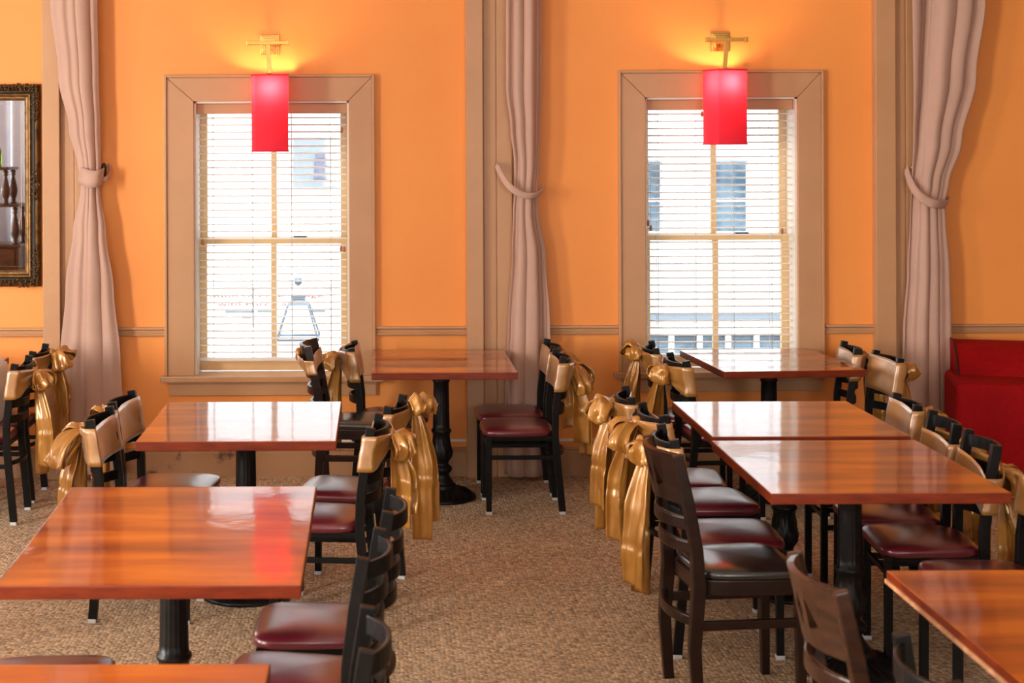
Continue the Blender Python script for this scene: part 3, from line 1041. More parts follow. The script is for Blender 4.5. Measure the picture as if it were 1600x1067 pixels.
def sheer(u, v):
    return (-4.6 + u * 1.98, RY - 0.55 + 0.028 * math.sin(u * 2 * PI * 15 + 0.6 * math.sin(u * 31)), 0.05 + v * 3.6)


m_ = MB(); m_.grid(sheer, 260, 3)
o = inst('sheer_curtain', m_.mesh('sheer_curtain', M['sheer'], solid=0.002))
tag(o, 'pale blue sheer curtain behind the hutch, seen in the mirror', 'curtain')


# ------------------------------------------------------------------ tables
def base_mesh():
    prof = [(0.0, 0.690), (0.050, 0.690), (0.052, 0.682), (0.052, 0.668), (0.047, 0.662), (0.045, 0.640), (0.049, 0.634), (0.049, 0.626), (0.043, 0.618),
            (0.0435, 0.56), (0.0445, 0.48), (0.046, 0.40), (0.047, 0.372), (0.055, 0.366), (0.056, 0.356), (0.050, 0.348),
            (0.046, 0.335), (0.048, 0.310), (0.055, 0.275), (0.060, 0.245), (0.057, 0.220), (0.045, 0.198), (0.038, 0.186), (0.040, 0.178),
            (0.056, 0.168), (0.061, 0.156), (0.056, 0.143), (0.044, 0.132), (0.043, 0.122), (0.052, 0.105), (0.064, 0.090), (0.068, 0.080), (0.066, 0.074)]

    def modc(r, z, th, j):
        if 0.38 < z < 0.61:
            r *= 1 - 0.055 * abs(math.sin(th * 9))
        elif 0.20 < z < 0.345:
            r *= 1 + 0.06 * math.cos(th * 10) * math.sin((z - 0.2) * 42) + 0.03 * math.sin(th * 20 + z * 90)
        return r, z
    c = MB(); c.lathe(prof, 72, modc)
    prof2 = [(0.060, 0.082), (0.074, 0.078), (0.082, 0.066), (0.080, 0.058), (0.088, 0.052), (0.106, 0.048), (0.128, 0.043), (0.150, 0.036), (0.168, 0.027), (0.178, 0.020),
             (0.188, 0.016), (0.193, 0.010), (0.193, 0.0), (0.0, 0.0)]

    def modb(r, z, th, j):
        if 4 <= j <= 9:
            w = math.sin((j - 4) / 5 * PI)
            z += 0.006 * w * math.cos(th * 28 + 0.7 * math.sin(j))
            r += 0.002 * w * math.cos(th * 14)
        return r, z
    b = MB(); b.lathe(prof2, 112, modb)
    s = MB(); s.box(-0.20, 0.20, -0.025, 0.025, 0.688, 0.70); s.box(-0.025, 0.025, -0.20, 0.20, 0.688, 0.70)
    return c.mesh('column', M['cast_iron']), b.mesh('base', M['cast_iron']), s.mesh('top_spider', M['cast_iron'])


COLM, BASEM, SPIDM = base_mesh()


def make_table(cx, cy, w, d, rz, label, h=0.76, th=0.038, lip=False, top_mat='cherry', tilt=0.0):
    root = thing('restaurant_table', label, 'table', (cx, cy, 0), R(rz), 'cherry wood pedestal tables')
    m_ = MB(); m_.box(-w / 2, w / 2, -d / 2, d / 2, -th, 0)
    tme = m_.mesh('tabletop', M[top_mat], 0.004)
    tme.materials.append(M['cherry_edge_shaded'])
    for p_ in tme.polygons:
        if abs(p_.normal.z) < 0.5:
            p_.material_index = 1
    top = inst('tabletop', tme, root, (0, 0, h), (R(tilt), 0, 0))
    s = (h - th) / 0.70
    for nm, me in (('column', COLM), ('top_spider', SPIDM)):
        o = inst(nm, me, root); o.scale = (1, 1, s)
    inst('pedestal_base', BASEM, root).scale = (1, 1, s)
    if lip:
        m_ = MB(); m_.box(-w / 2 - 0.006, -w / 2 + 0.004, -d / 2 + 0.02, d / 2 - 0.004, -th + 0.004, -th + 0.016)
        inst('edge_strip', m_.mesh('edge_strip', M['worn_edge'], 0.002), top, label='pale worn strip along the table edge')
    return root


def T(x, y):
    return cor(x, y)


c = T(1.770, 5.764); make_table(c[0], c[1], 0.825, 0.945, 0, 'wide cherry table in front of the right window, second from the camera')
c = T(1.785, 6.752); make_table(c[0], c[1], 0.812, 0.862, 0, 'cherry table set end to end behind a longer one, right of the aisle')
c = T(2.185, 8.585); make_table(c[0], c[1], 0.765, 0.86, 4.5, 'cherry table pushed against the right window sill, slightly turned')
c = T(0.352, 8.545); make_table(c[0], c[1], 0.770, 0.92, 0, 'cherry table against the orange wall between the two windows')
c = T(-0.575, 6.690); make_table(c[0], c[1], 0.815, 0.965, 0, 'cherry table left of the aisle reflecting the left window whole')
c = T(-0.635, 4.775); make_table(c[0], c[1], 0.848, 1.07, 0, 'long cherry table left of the aisle reflecting the red lamp shade', tilt=2.0)
c = T(-0.655, 3.060); make_table(c[0], c[1], 0.815, 0.98, 0, 'cherry table corner cut off by the lower left frame edge')
c = T(1.845, 3.870); make_table(c[0], c[1], 0.815, 0.93, 0, 'cherry table with pale worn edge strip at the lower right', lip=True)

# cloth-covered table at the far left
tx1 = -2.10
tb = make_table(tx1 - 0.42, 8.30, 0.82, 0.95, 0, 'table under a white cloth beside the gilt mirror', h=0.755)
tc_w, tc_d = 0.425, 0.49


def cloth_pt(u, v):
    th = u * 2 * PI
    ex = 2 / 9.0
    cx = math.copysign(abs(math.cos(th)) ** ex, math.cos(th)); sy = math.copysign(abs(math.sin(th)) ** ex, math.sin(th))
    if v < 0.35:
        k = v / 0.35
        return (cx * tc_w * k, sy * tc_d * k, 0.763)
    k = (v - 0.35) / 0.65
    fl = 1 + 0.035 * k + 0.045 * k * math.sin(th * 9) + 0.03 * k * math.sin(th * 4)
    return (cx * tc_w * fl, sy * tc_d * fl, 0.763 - 0.315 * k - 0.006 * (1 - k) * (k > 0))


m_ = MB(); m_.grid(cloth_pt, 97, 16)
o = inst('tablecloth', m_.mesh('tablecloth', M['white_cloth'], weld=True), None, (tx1 - 0.42, 8.30, 0))
tag(o, 'white tablecloth draped over the table at the left frame edge', 'tablecloth')


# ------------------------------------------------------------------ chairs
POST = [(-0.207, 0.014), (-0.188, 0.22), (-0.170, 0.42), (-0.172, 0.53), (-0.192, 0.69), (-0.216, 0.832)]


def post_x(z):
    for (xa, za), (xb, zb) in zip(POST, POST[1:]):
        if za <= z <= zb:
            return xa + (xb - xa) * (z - za) / (zb - za)
    return POST[-1][0]


def sq(a, b):
    return [(-a, -b), (a, -b), (a, b), (-a, b)]


def cushion_mesh(name, m, z0, x0, x1, wf, wr_, h, seg=48):
    """trapezoid seat pad with rounded corners, bulging sides and crowned top."""
    cx = (x0 + x1) / 2; hx = (x1 - x0) / 2
    rings = [(0.94, 0.0), (0.985, 0.004), (1.0, 0.014), (0.995, 0.024), (0.965, 0.031), (0.88, 0.037), (0.70, 0.042), (0.45, 0.0455), (0.2, 0.047), (0.02, 0.0475)]
    rings = [(s, z * h / 0.0475) for s, z in rings]
    vs, fs = [], []
    n = seg
    for s, z in rings:
        for k in range(n):
            th = 2 * PI * k / n
            e = 2 / 5.2
            c = math.copysign(abs(math.cos(th)) ** e, math.cos(th)); q = math.copysign(abs(math.sin(th)) ** e, math.sin(th))
            x = cx + hx * c * s
            t = (c * s + 1) / 2
            w = wr_ + (wf - wr_) * t
            vs.append((x, q * w * s, z0 + z))
    for i in range(len(rings) - 1):
        for k in range(n):
            k2 = (k + 1) % n
            fs.append((i * n + k, i * n + k2, (i + 1) * n + k2, (i + 1) * n + k))
    fs.append(tuple(reversed(range(n)))); fs.append(tuple(range((len(rings) - 1) * n, len(rings) * n)))
    m_ = MB(); m_.add(vs, fs, True)
    return m_.mesh(name, m)


def bowed(y0, bow, xc, n=15):
    return [(xc - bow * (1 - (abs(-1 + 2 * i / (n - 1))) ** 2.2), y0 * (-1 + 2 * i / (n - 1))) for i in range(n)]


def slat_mesh(name, z0, z1, hwid, bow, thick, m, px=post_x, bev=0.004):
    zc = (z0 + z1) / 2
    xa = px(zc)
    path = [(x, y, zc) for x, y in bowed(hwid, bow, xa)]
    m_ = MB(); m_.sweep(path, sq(thick / 2, (z1 - z0) / 2))
    return m_.mesh(name, m, bev)


HW = 0.163
CH = {}
CH['seat'] = cushion_mesh('vinyl_seat', M['burgundy'], 0.412, -0.168, 0.212, 0.208, 0.182, 0.052)
m_ = MB(); m_.box(-0.165, 0.185, -0.165, 0.165, 0.388, 0.413); CH['seat_frame'] = m_.mesh('seat_frame', M['black_metal'], 0.004)
m_ = MB(); m_.sweep([(0.182, 0, 0.014), (0.180, 0, 0.41)], sq(0.0145, 0.0145), up=(0, 1, 0)); CH['leg'] = m_.mesh('front_leg', M['black_metal'], 0.003)
m_ = MB(); m_.sweep([(x, 0, z) for x, z in POST], sq(0.0145, 0.018), up=(1, 0, 0)); CH['rear_leg'] = m_.mesh('rear_leg', M['black_metal'], 0.003)
m_ = MB(); m_.box(-0.0165, 0.0165, -0.0165, 0.0165, 0.0, 0.016); CH['glide'] = m_.mesh('foot_glide', M['glide'], 0.003)
CH['slats'] = [slat_mesh('back_slat', a, b, HW, 0.058, 0.013, M['black_metal']) for a, b in ((0.766, 0.815), (0.682, 0.728), (0.600, 0.645), (0.520, 0.562))]
m_ = MB(); m_.sweep([(post_x(0.30), 0, 0.30), (0.181, 0, 0.30)], sq(0.0085, 0.011)); CH['stretcher'] = m_.mesh('stretcher', M['black_metal'], 0.003)
m_ = MB(); m_.sweep([(x, y, 0.315) for x, y in bowed(HW, 0.045, post_x(0.315))], sq(0.009, 0.010)); CH['rear_stretcher'] = m_.mesh('rear_stretcher', M['black_metal'], 0.003)
m_ = MB(); m_.box(0.174, 0.188, -HW, HW, 0.335, 0.357); CH['front_stretcher'] = m_.mesh('front_stretcher', M['black_metal'], 0.003)


def metal_chair(cx, cy, face, yaw, label, group):
    X, Y = cor(cx, cy)
    root = thing('ladder_back_chair', label, 'chair', (X, Y, 0), (0 if face > 0 else PI) + R(yaw), group)
    inst('seat', CH['seat'], root, label='burgundy vinyl seat pad')
    inst('seat_frame', CH['seat_frame'], root)
    for s in (-1, 1):
        l = inst('leg', CH['leg'], root, (0, s * HW, 0)); inst('foot_glide', CH['glide'], l, (0.182, 0, 0))
        l = inst('rear_leg', CH['rear_leg'], root, (0, s * HW, 0)); inst('foot_glide', CH['glide'], l, (-0.207, 0, 0))
        inst('stretcher', CH['stretcher'], root, (0, s * HW, 0))
    for me in CH['slats']:
        inst('back_slat', me, root)
    inst('rear_stretcher', CH['rear_stretcher'], root)
    inst('front_stretcher', CH['front_stretcher'], root)
    return root


# ---- wooden chair with pierced top panel
WPOST = [(-0.175, 0.0), (-0.190, 0.22), (-0.175, 0.43), (-0.182, 0.56), (-0.210, 0.72), (-0.248, 0.892)]


def wpost_x(z):
    for (xa, za), (xb, zb) in zip(WPOST, WPOST[1:]):
        if za <= z <= zb:
            return xa + (xb - xa) * (z - za) / (zb - za)
    return WPOST[-1][0]


def pierced_panel(name, m, z0, z1, hw2, bow, thick):
    bm = bmesh.new()

    def loop(pts):
        vs = [bm.verts.new((0, y, z)) for y, z in pts]
        return [bm.edges.new((vs[i], vs[(i + 1) % len(vs)])) for i in range(len(vs))]
    n = 24
    outer = [(-hw2 + 2 * hw2 * i / n, z0) for i in range(n)] + [(hw2, z0 + (z1 - z0) * j / 4) for j in range(4)] + \
            [(hw2 - 2 * hw2 * i / n, z1) for i in range(n)] + [(-hw2, z1 - (z1 - z0) * j / 4) for j in range(4)]
    es = loop(outer)
    zc = (z0 + z1) / 2 - 0.004
    es += loop([(0, zc + 0.046), (0.018, zc), (0, zc - 0.046), (-0.018, zc)])
    for s in (-1, 1):
        c = s * 0.062
        es += loop([(c - s * 0.020, zc + 0.042), (c + s * 0.028, zc - 0.024), (c - s * 0.020, zc - 0.036)])
    bmesh.ops.triangle_fill(bm, edges=es, use_beauty=True, use_dissolve=False)
    for v in bm.verts:
        y, z = v.co.y, v.co.z
        v.co.x = wpost_x(z) - bow * (1 - (abs(y) / hw2) ** 2.2)
    bmesh.ops.recalc_face_normals(bm, faces=bm.faces[:])
    bmesh.ops.solidify(bm, geom=bm.faces[:], thickness=thick)
    bmesh.ops.recalc_face_normals(bm, faces=bm.faces[:])
    me = bpy.data.meshes.new(name); bm.to_mesh(me); bm.free()
    me.materials.append(m)
    return me


def wood_meshes(m):
    W = {}
    hw2 = 0.178
    W['hw'] = hw2
    W['seat'] = cushion_mesh('black_seat', M['black_vinyl'], 0.452, -0.165, 0.215, 0.205, 0.178, 0.046)
    rim = []
    for k in range(48):
        th = 2 * PI * k / 48
        e = 2 / 5.2
        c_ = math.copysign(abs(math.cos(th)) ** e, math.cos(th)); q = math.copysign(abs(math.sin(th)) ** e, math.sin(th))
        rim.append((0.022 + 0.195 * c_, q * (0.176 + 0.027 * (c_ + 1) / 2)))
    m_ = MB()
    vs = [(x * 1.0, y, 0.400) for x, y in rim] + [(x, y, 0.454) for x, y in rim]
    fs = [(i, (i + 1) % 48, 48 + (i + 1) % 48, 48 + i) for i in range(48)] + [tuple(reversed(range(48))), tuple(range(48, 96))]
    m_.add(vs, fs)
    W['seat_rail'] = m_.mesh('seat_rail', m, 0.005)
    m_ = MB(); m_.sweep([(0.190, 0, 0.0), (0.186, 0, 0.40)], sq(0.019, 0.019), up=(0, 1, 0), scales=[0.78, 1.0]); W['leg'] = m_.mesh('wood_front_leg', m, 0.005)
    m_ = MB(); m_.sweep([(x, 0, z) for x, z in WPOST], sq(0.0155, 0.022), up=(1, 0, 0), scales=[0.85, 1, 1.1, 1, 0.95, 0.85]); W['rear_leg'] = m_.mesh('wood_rear_leg', m, 0.005)
    W['panel'] = pierced_panel('top_panel', m, 0.715, 0.888, hw2, 0.062, 0.018)
    W['slats'] = [slat_mesh('wood_slat', a, b, hw2, 0.060, 0.016, m, wpost_x, 0.006) for a, b in ((0.628, 0.672), (0.545, 0.588))]
    m_ = MB(); m_.sweep([(wpost_x(0.30), 0, 0.30), (0.187, 0, 0.30)], sq(0.010, 0.016)); W['stretcher'] = m_.mesh('wood_stretcher', m, 0.004)
    m_ = MB(); m_.sweep([(x, y, 0.315) for x, y in bowed(hw2, 0.05, wpost_x(0.315))], sq(0.010, 0.017)); W['rear_stretcher'] = m_.mesh('wood_rear_stretcher', m, 0.004)
    m_ = MB(); m_.box(-0.17, 0.187, -hw2, -hw2 + 0.012, 0.22, 0.242)
    return W


WOOD_D, WOOD_L = wood_meshes(M['brown_wood']), wood_meshes(M['lit_wood'])


def wooden_chair(cx, cy, face, yaw, label, W):
    X, Y = cor(cx, cy)
    root = thing('pierced_back_chair', label, 'chair', (X, Y, 0), (0 if face > 0 else PI) + R(yaw), 'wooden chairs with pierced backs')
    inst('seat', W['seat'], root, label='black vinyl seat pad')
    inst('seat_rail', W['seat_rail'], root)
    h = W['hw']
    for s in (-1, 1):
        inst('leg', W['leg'], root, (0, s * h, 0)); inst('rear_leg', W['rear_leg'], root, (0, s * h, 0))
        inst('stretcher', W['stretcher'], root, (0, s * h, 0))
    inst('top_panel', W['panel'], root)
    for me in W['slats']:
        inst('back_slat', me, root)
    inst('rear_stretcher', W['rear_stretcher'], root)
    return root


# ---- satin sashes
def fbm(x, y, z, s=0):
    return mnoise.noise(Vector((x + s * 17.3, y + s * 5.1, z - s * 9.7)))


def make_sash(chair, seed, label, top=0.802, bot=0.665, knot_y=0.0, tails=((0.47, -0.05), (0.40, 0.05)), loops=(0.13, 0.12), slant=0.0,
              px=post_x, hw=HW, lift=(0, 0), group='gold satin chair sashes'):
    rnd = random.Random(seed)
    root = thing('satin_sash', label, 'sash', tuple(chair.location), chair.rotation_euler[2], group)
    zk = (top + bot) / 2 + 0.035 + lift[0]
    xk = px(zk) - 0.078
    # band: loop round the chair back, gathered into the knot
    path = []
    hy = hw + 0.026
    for i in range(13):                                  # front, from -y to +y
        t = -1 + i / 6
        path.append((0.026 - 0.018 * (1 - t * t), t * hy, 1.0))
    for i in range(1, 5):                                # round the +y post
        a = i / 5 * PI
        path.append((0.026 - 0.055 * (1 - math.cos(a)) / 2, hy + 0.006 * math.sin(a), 1.0))
    n_b = 10
    for i in range(n_b + 1):
        t = i / n_b
        path.append((-0.029 - 0.05 * math.sin(t * PI / 2) - 0.004, hy + (knot_y - hy) * t, 1 - 0.70 * t ** 1.3))
    for i in range(1, n_b + 1):
        t = i / n_b
        path.append((-0.033 - 0.05 * math.cos(t * PI / 2), knot_y + (-hy - knot_y) * t, 1 - 0.70 * (1 - t) ** 1.3))
    for i in range(1, 5):
        a = PI - i / 5 * PI
        path.append((0.026 - 0.055 * (1 - math.cos(a)) / 2, -hy - 0.006 * math.sin(a), 1.0))
    n, nv = len(path), 9
    vs, fs = [], []
    for i, (dx, y, k) in enumerate(path):
        for j in range(nv):
            v = j / (nv - 1)
            zc = (top + bot) / 2 + (1 - k) * (zk - (top + bot) / 2) / 0.7 + slant * y
            z = zc + (v - 0.5) * (top - bot) * k
            z = min(z, 0.845)
            rip = fbm(y * 9, z * 26, 0.3 if dx > 0 else 2.0, seed) * (0.004 if dx > 0 else 0.009) + (1 - k) * 0.010 * math.sin(v * 17 + y * 20)
            pl = fbm(y * 30, z * 5, 1.0, seed) * 0.0025
            vs.append((px(min(max(z, 0.5), 0.83)) + dx + rip + pl, y + fbm(y * 7, z * 20, 5, seed) * 0.004, z))
    for i in range(n):
        i2 = (i + 1) % n
        for j in range(nv - 1):
            fs.append((i * nv + j, i2 * nv + j, i2 * nv + j + 1, i * nv + j + 1))
    m_ = MB(); m_.add(vs, fs, True)
    inst('band', m_.mesh('sash_band', M['satin_band'], solid=0.0015), root)
    # knot
    m_ = MB()
    pr = [(0, 0.036), (0.014, 0.034), (0.024, 0.022), (0.027, 0.004), (0.024, -0.016), (0.016, -0.032), (0, -0.036)]
    m_.lathe(pr, 16, lambda r, z, th, j: (r * (1 + 0.14 * math.sin(3 * th + z * 80 + seed)), z))
    m_.v = [(xk + x * 0.8, knot_y + y, zk + z) for x, y, z in m_.v]
    inst('knot', m_.mesh('sash_knot', M['satin']), root)
    # bow loops: puffed ribbon going out sideways, back and down
    for q, ln in enumerate(loops):
        if ln <= 0:
            continue
        s = -1 if q == 0 else 1
        dirv = Vector((-0.55 - 0.25 * rnd.random(), s * (0.62 + 0.2 * rnd.random()), 0.05 - 0.55 * rnd.random() + lift[1])).normalized()
        upv = Vector((0.25, -s * 0.15, 1.0)); upv -= dirv * upv.dot(dirv); upv.normalize()
        sidev = dirv.cross(upv)
        k0 = Vector((xk - 0.012, knot_y + s * 0.012, zk + 0.004))
        nu_, nv_ = 40, 15
        puff = 0.040 + 0.02 * rnd.random()
        vs, fs = [], []
        for i in range(nu_):
            t = i / (nu_ - 1)
            a = t * 2 * PI
            rad = ln * (0.5 - 0.5 * math.cos(a)) * 1.0
            th = puff * math.sin(a) * (0.35 + 0.65 * math.sin(t * PI)) * 1.0
            wd = 0.016 + 0.040 * math.sin(t * PI) ** 0.8
            droop = -0.40 * rad * rad / ln
            for j in range(nv_):
                v = -1 + 2 * j / (nv_ - 1)
                w = wd * v
                crumple = (fbm(t * 5, v * 2.2, 3.0 + q, seed) * 0.030 + 0.007 * math.sin(v * 7 + seed + q) + 0.010 * fbm(t * 11, v * 5, 8.0 + q, seed)) * math.sin(t * PI)
                p = k0 + dirv * (rad + crumple - 0.012 * v * v * math.sin(t * PI)) + upv * (th + crumple * 0.8 - 0.018 * v * v * math.sin(a)) + sidev * w + Vector((0, 0, droop))
                vs.append(p)
        for i in range(nu_ - 1):
            for j in range(nv_ - 1):
                fs.append((i * nv_ + j, i * nv_ + j + 1, (i + 1) * nv_ + j + 1, (i + 1) * nv_ + j))
        m_ = MB(); m_.add(vs, fs, True)
        inst('bow_loop', m_.mesh('bow_loop', M['satin'], solid=0.0015), root)
    # tails: hang from the knot, their width turned partly along the chair's depth
    for q, (ln, yo) in enumerate(tails):
        nu_, nv_ = 14, 34
        w1 = 0.040 + 0.010 * rnd.random()
        ph = rnd.random() * 6
        ang = R(rnd.uniform(18, 42)) * (1 if q == 0 else -1)
        ca, sa = math.cos(ang), math.sin(ang)
        cr = rnd.uniform(0.52, 0.7)

        def fn(u, v):
            t = 2 * u - 1
            z = zk - 0.012 - ln * v
            w = 0.014 + (w1 - 0.014) * min(1, v * 2.6) ** 0.65
            ctr = -0.016 - (w1 * 0.6) * min(1, v * 2.4) ** 0.8 - 0.030 * q * min(1, v * 1.5)
            fold_ = (0.011 * math.sin(t * 2.4 + ph + v * 0.8) + 0.002 * math.sin(t * 8 + ph * 2 + v * 4)) * min(1, v * 2 + 0.25)
            fold_ += fbm(t * 1.2, v * 4, q + 7, seed) * 0.010
            fold_ += 0.008 * math.exp(-((v - cr) / 0.018) ** 2)
            x = xk + ctr + t * w * ca - fold_ * sa
            yy = knot_y + yo * min(1, v * 2.2) ** 0.8 + t * w * sa + fold_ * ca
            return (x, yy, z - 0.012 * t * math.sin(ph) * v)
        m_ = MB(); m_.grid(fn, nu_, nv_)
        inst('tail', m_.mesh('sash_tail', M['satin'], solid=0.0015), root)
    return root


GA, GB, GC, GD, GE, GF, GG = ('chairs at the tables left of the aisle', 'chairs at the wall table between the windows', 'chairs on the aisle side of the right tables',
                              'chairs on the far side of the right tables', 'chairs at the table by the right window', 'chairs at the white clothed table', 'chairs near the camera')
# left of the aisle
r_ = metal_chair(-2.080, 8.06, -1, 0, 'black ladder-back chair nearer the camera at the white clothed table', GF)
make_sash(r_, 1, 'gold sash with long square tail, on the nearer chair at the white clothed table', tails=((0.52, -0.02), (0.46, 0.08)), loops=(0.10, 0.09), knot_y=0.02, bot=0.65)
s_ = metal_chair(-2.095, 8.54, -1, 0, 'black ladder-back chair nearer the wall at the white clothed table', GF)
make_sash(s_, 2, 'gold sash bow on the farther chair at the white clothed table', tails=((0.44, -0.05), (0.46, 0.03)), loops=(0.11, 0.12), lift=(0.02, 0.2))
o_ = metal_chair(-0.955, 6.45, 1, -4, 'black ladder-back chair with a hanging gold bow puff, left side of the aisle-left table', GA)
make_sash(o_, 3, 'gold sash with big drooping puff on a chair in front of the left curtain', tails=((0.52, 0.03), (0.40, -0.06)), loops=(0.16, 0.12), bot=0.645, top=0.80, lift=(0.0, -0.3))
p_ = metal_chair(-0.935, 6.88, 1, -6, 'black ladder-back chair behind the puffed sash chair, left of the window-reflecting table', GA)
make_sash(p_, 4, 'gold and white-shining sash on the chair nearest below the left window', tails=((0.42, 0.02),), loops=(0.0, 0.09), bot=0.635)
j_ = metal_chair(-0.130, 6.82, -1, -12, 'black ladder-back chair with the tall upright gold bow, left edge of the aisle', GA)
make_sash(j_, 5, 'gold sash with upright loop and longest tails beside the aisle', tails=((0.56, 0.02), (0.50, -0.07)), loops=(0.10, 0.10), lift=(0.03, 0.9))
k_ = metal_chair(-0.225, 6.30, -1, -6, 'black ladder-back chair with gold band, directly before the tall-bow chair', GA)
make_sash(k_, 6, 'gold sash with short bow on the chair before the tall-bow chair', tails=((0.34, 0.07), (0.30, 0.0)), loops=(0.09, 0.10), bot=0.66)
l_ = metal_chair(-0.177, 4.89, -1, -2, 'bare black ladder-back chair, farther of two at the lamp-reflecting table', GG)
m__ = metal_chair(-0.230, 4.385, -1, -8, 'bare black ladder-back chair, nearer of two at the lamp-reflecting table', GG)
n_ = metal_chair(-0.240, 3.590, -1, 0, 'bare black ladder-back chair cut off by the bottom frame edge beside the aisle', GG)
q_ = metal_chair(-0.975, 4.36, 1, 0, 'burgundy seated chair cut off by the lower left corner', GG)
# wall table between the windows
u_ = wooden_chair(-0.115, 8.30, 1, -3, 'dark wooden pierced-back chair below the left window', WOOD_D)
make_sash(u_, 7, 'narrow gold sash slung on the dark wooden chair below the left window', top=0.83, bot=0.755, tails=(), loops=(0.0, 0.0), px=wpost_x, hw=0.178, slant=0.05)
v_ = metal_chair(0.075, 8.68, 1, -2, 'black ladder-back chair between the wooden chair and the wall table', GB)
make_sash(v_, 8, 'gold sash on the chair behind the dark wooden chair below the left window', tails=((0.50, 0.0), (0.46, 0.05)), loops=(0.12, 0.06), bot=0.645, top=0.815)
w_ = metal_chair(0.770, 8.32, -1, 0, 'burgundy seated black chair nearer the camera, right of the wall table', GB)
make_sash(w_, 9, 'puffy gold sash on the nearer chair right of the wall table', tails=((0.40, 0.02), (0.47, -0.02)), loops=(0.13, 0.13), bot=0.65, lift=(0, -0.5))
x_ = metal_chair(0.770, 8.755, -1, 0, 'burgundy seated black chair nearer the wall, right of the wall table', GB)
make_sash(x_, 10, 'gold sash on the farther chair right of the wall table', tails=((0.40, 0.0),), loops=(0.08, 0.10), bot=0.655, lift=(0, -0.5))
# aisle side of the right tables
a_ = metal_chair(1.775, 8.66, 1, -6, 'black chair closest to the right window sill on its aisle side', GE)
make_sash(a_, 12, 'gold sash with a peaked loop, in front of the right window casing', tails=((0.50, 0.02), (0.42, -0.03)), loops=(0.07, 0.11), bot=0.67, lift=(0.02, 0.35))
b_ = metal_chair(1.815, 8.195, 1, 4, 'black chair at the near aisle corner of the window sill table', GE)
make_sash(b_, 13, 'gold sash with a short bow at the near aisle corner of the sill table', tails=((0.56, 0.03), (0.50, 0.09)), loops=(0.07, 0.07), bot=0.65)
c1 = metal_chair(1.360, 7.01, 1, -5, 'black chair farthest along the aisle side of the two joined tables', GC)
make_sash(c1, 14, 'gold sash with the bow sticking farthest into the aisle', tails=((0.55, 0.02), (0.44, -0.05)), loops=(0.12, 0.12), bot=0.66, lift=(0.0, 0.35))
c2 = metal_chair(1.390, 6.59, 1, 6, 'second black chair along the aisle side of the two joined tables', GC)
make_sash(c2, 15, 'gold sash with wide bright loop behind the dark wooden chair', tails=((0.58, 0.0), (0.50, 0.06)), loops=(0.14, 0.10), bot=0.665, lift=(0.0, 0.1))
c3 = metal_chair(1.356, 6.035, 1, -2, 'third black chair on the aisle side, just behind the dark wooden chair', GC)
make_sash(c3, 16, 'gold sash mostly hidden behind the dark wooden chair back', tails=((0.56, 0.02), (0.52, -0.04)), loops=(0.07, 0.08), bot=0.66)
wooden_chair(1.262, 5.50, 1, 6, 'dark wooden pierced-back chair with black seat at the aisle', WOOD_D)
# far side of the right tables
d1 = metal_chair(2.45, 8.675, -1, -5, 'black chair against the wall at the right end of the sill table', GE)
make_sash(d1, 17, 'gold sash against the orange wall right of the right window', tails=((0.48, 0.0), (0.42, 0.04)), loops=(0.10, 0.11), bot=0.655)
d2 = metal_chair(2.53, 8.255, -1, 3.5, 'black chair with cream-shining sash in front of the right pilaster', GE)
make_sash(d2, 18, 'cream-shining smooth sash in front of the right pilaster', tails=((0.46, 0.0),), loops=(0.08, 0.07), bot=0.63, top=0.812)
e_ = metal_chair(2.130, 6.825, -1, -4, 'black chair in front of the right curtain, farthest of three in a row', GD)
make_sash(e_, 19, 'white-shining sash on the chair in front of the right curtain', tails=((0.46, 0.0), (0.40, 0.05)), loops=(0.09, 0.09), bot=0.64, top=0.81)
f_ = metal_chair(2.130, 6.375, -1, -4, 'black chair in the middle of the row before the red armchair', GD)
make_sash(f_, 20, 'low-slung white-shining sash on the middle chair before the red armchair', tails=((0.46, 0.0), (0.44, 0.05)), loops=(0.08, 0.08), top=0.755, bot=0.61)
g_ = metal_chair(2.115, 5.94, -1, -4, 'black chair nearest the camera of the row before the red armchair', GD)
make_sash(g_, 21, 'low creased gold sash on the nearest chair before the red armchair', tails=((0.50, 0.0), (0.46, 0.06)), loops=(0.12, 0.10), top=0.735, bot=0.60, slant=-0.12)
h_ = metal_chair(2.165, 5.42, -1, 0, 'black chair cut off by the right frame edge', GD)
make_sash(h_, 22, 'gold sash cut off by the right frame edge', tails=((0.46, 0.0),), loops=(0.10, 0.10), top=0.76, bot=0.62)
# near the camera on the right
wooden_chair(1.350, 3.865, 1, 2, 'brown wooden pierced-back chair nearest the camera at the lower right', WOOD_L)
metal_chair(1.425, 3.385, 1, 0, 'bare black ladder-back chair cut off by the bottom edge at the lower right', GG)


# ------------------------------------------------------------------ red armchair
ar = thing('armchair', 'red upholstered armchair with black piping against the right wall part', 'armchair', (3.56, 8.62, 0), R(-14))


def arm_profile(n=10):
    pts = [(0.30, 0.40), (0.30, 0.80)]
    for i in range(n + 1):
        a = PI / 2 * i / n
        pts.append((0.27 - 0.34 * math.sin(a), 0.60 + 0.215 * math.cos(a)))
    pts.append((-0.07, 0.40))
    return pts


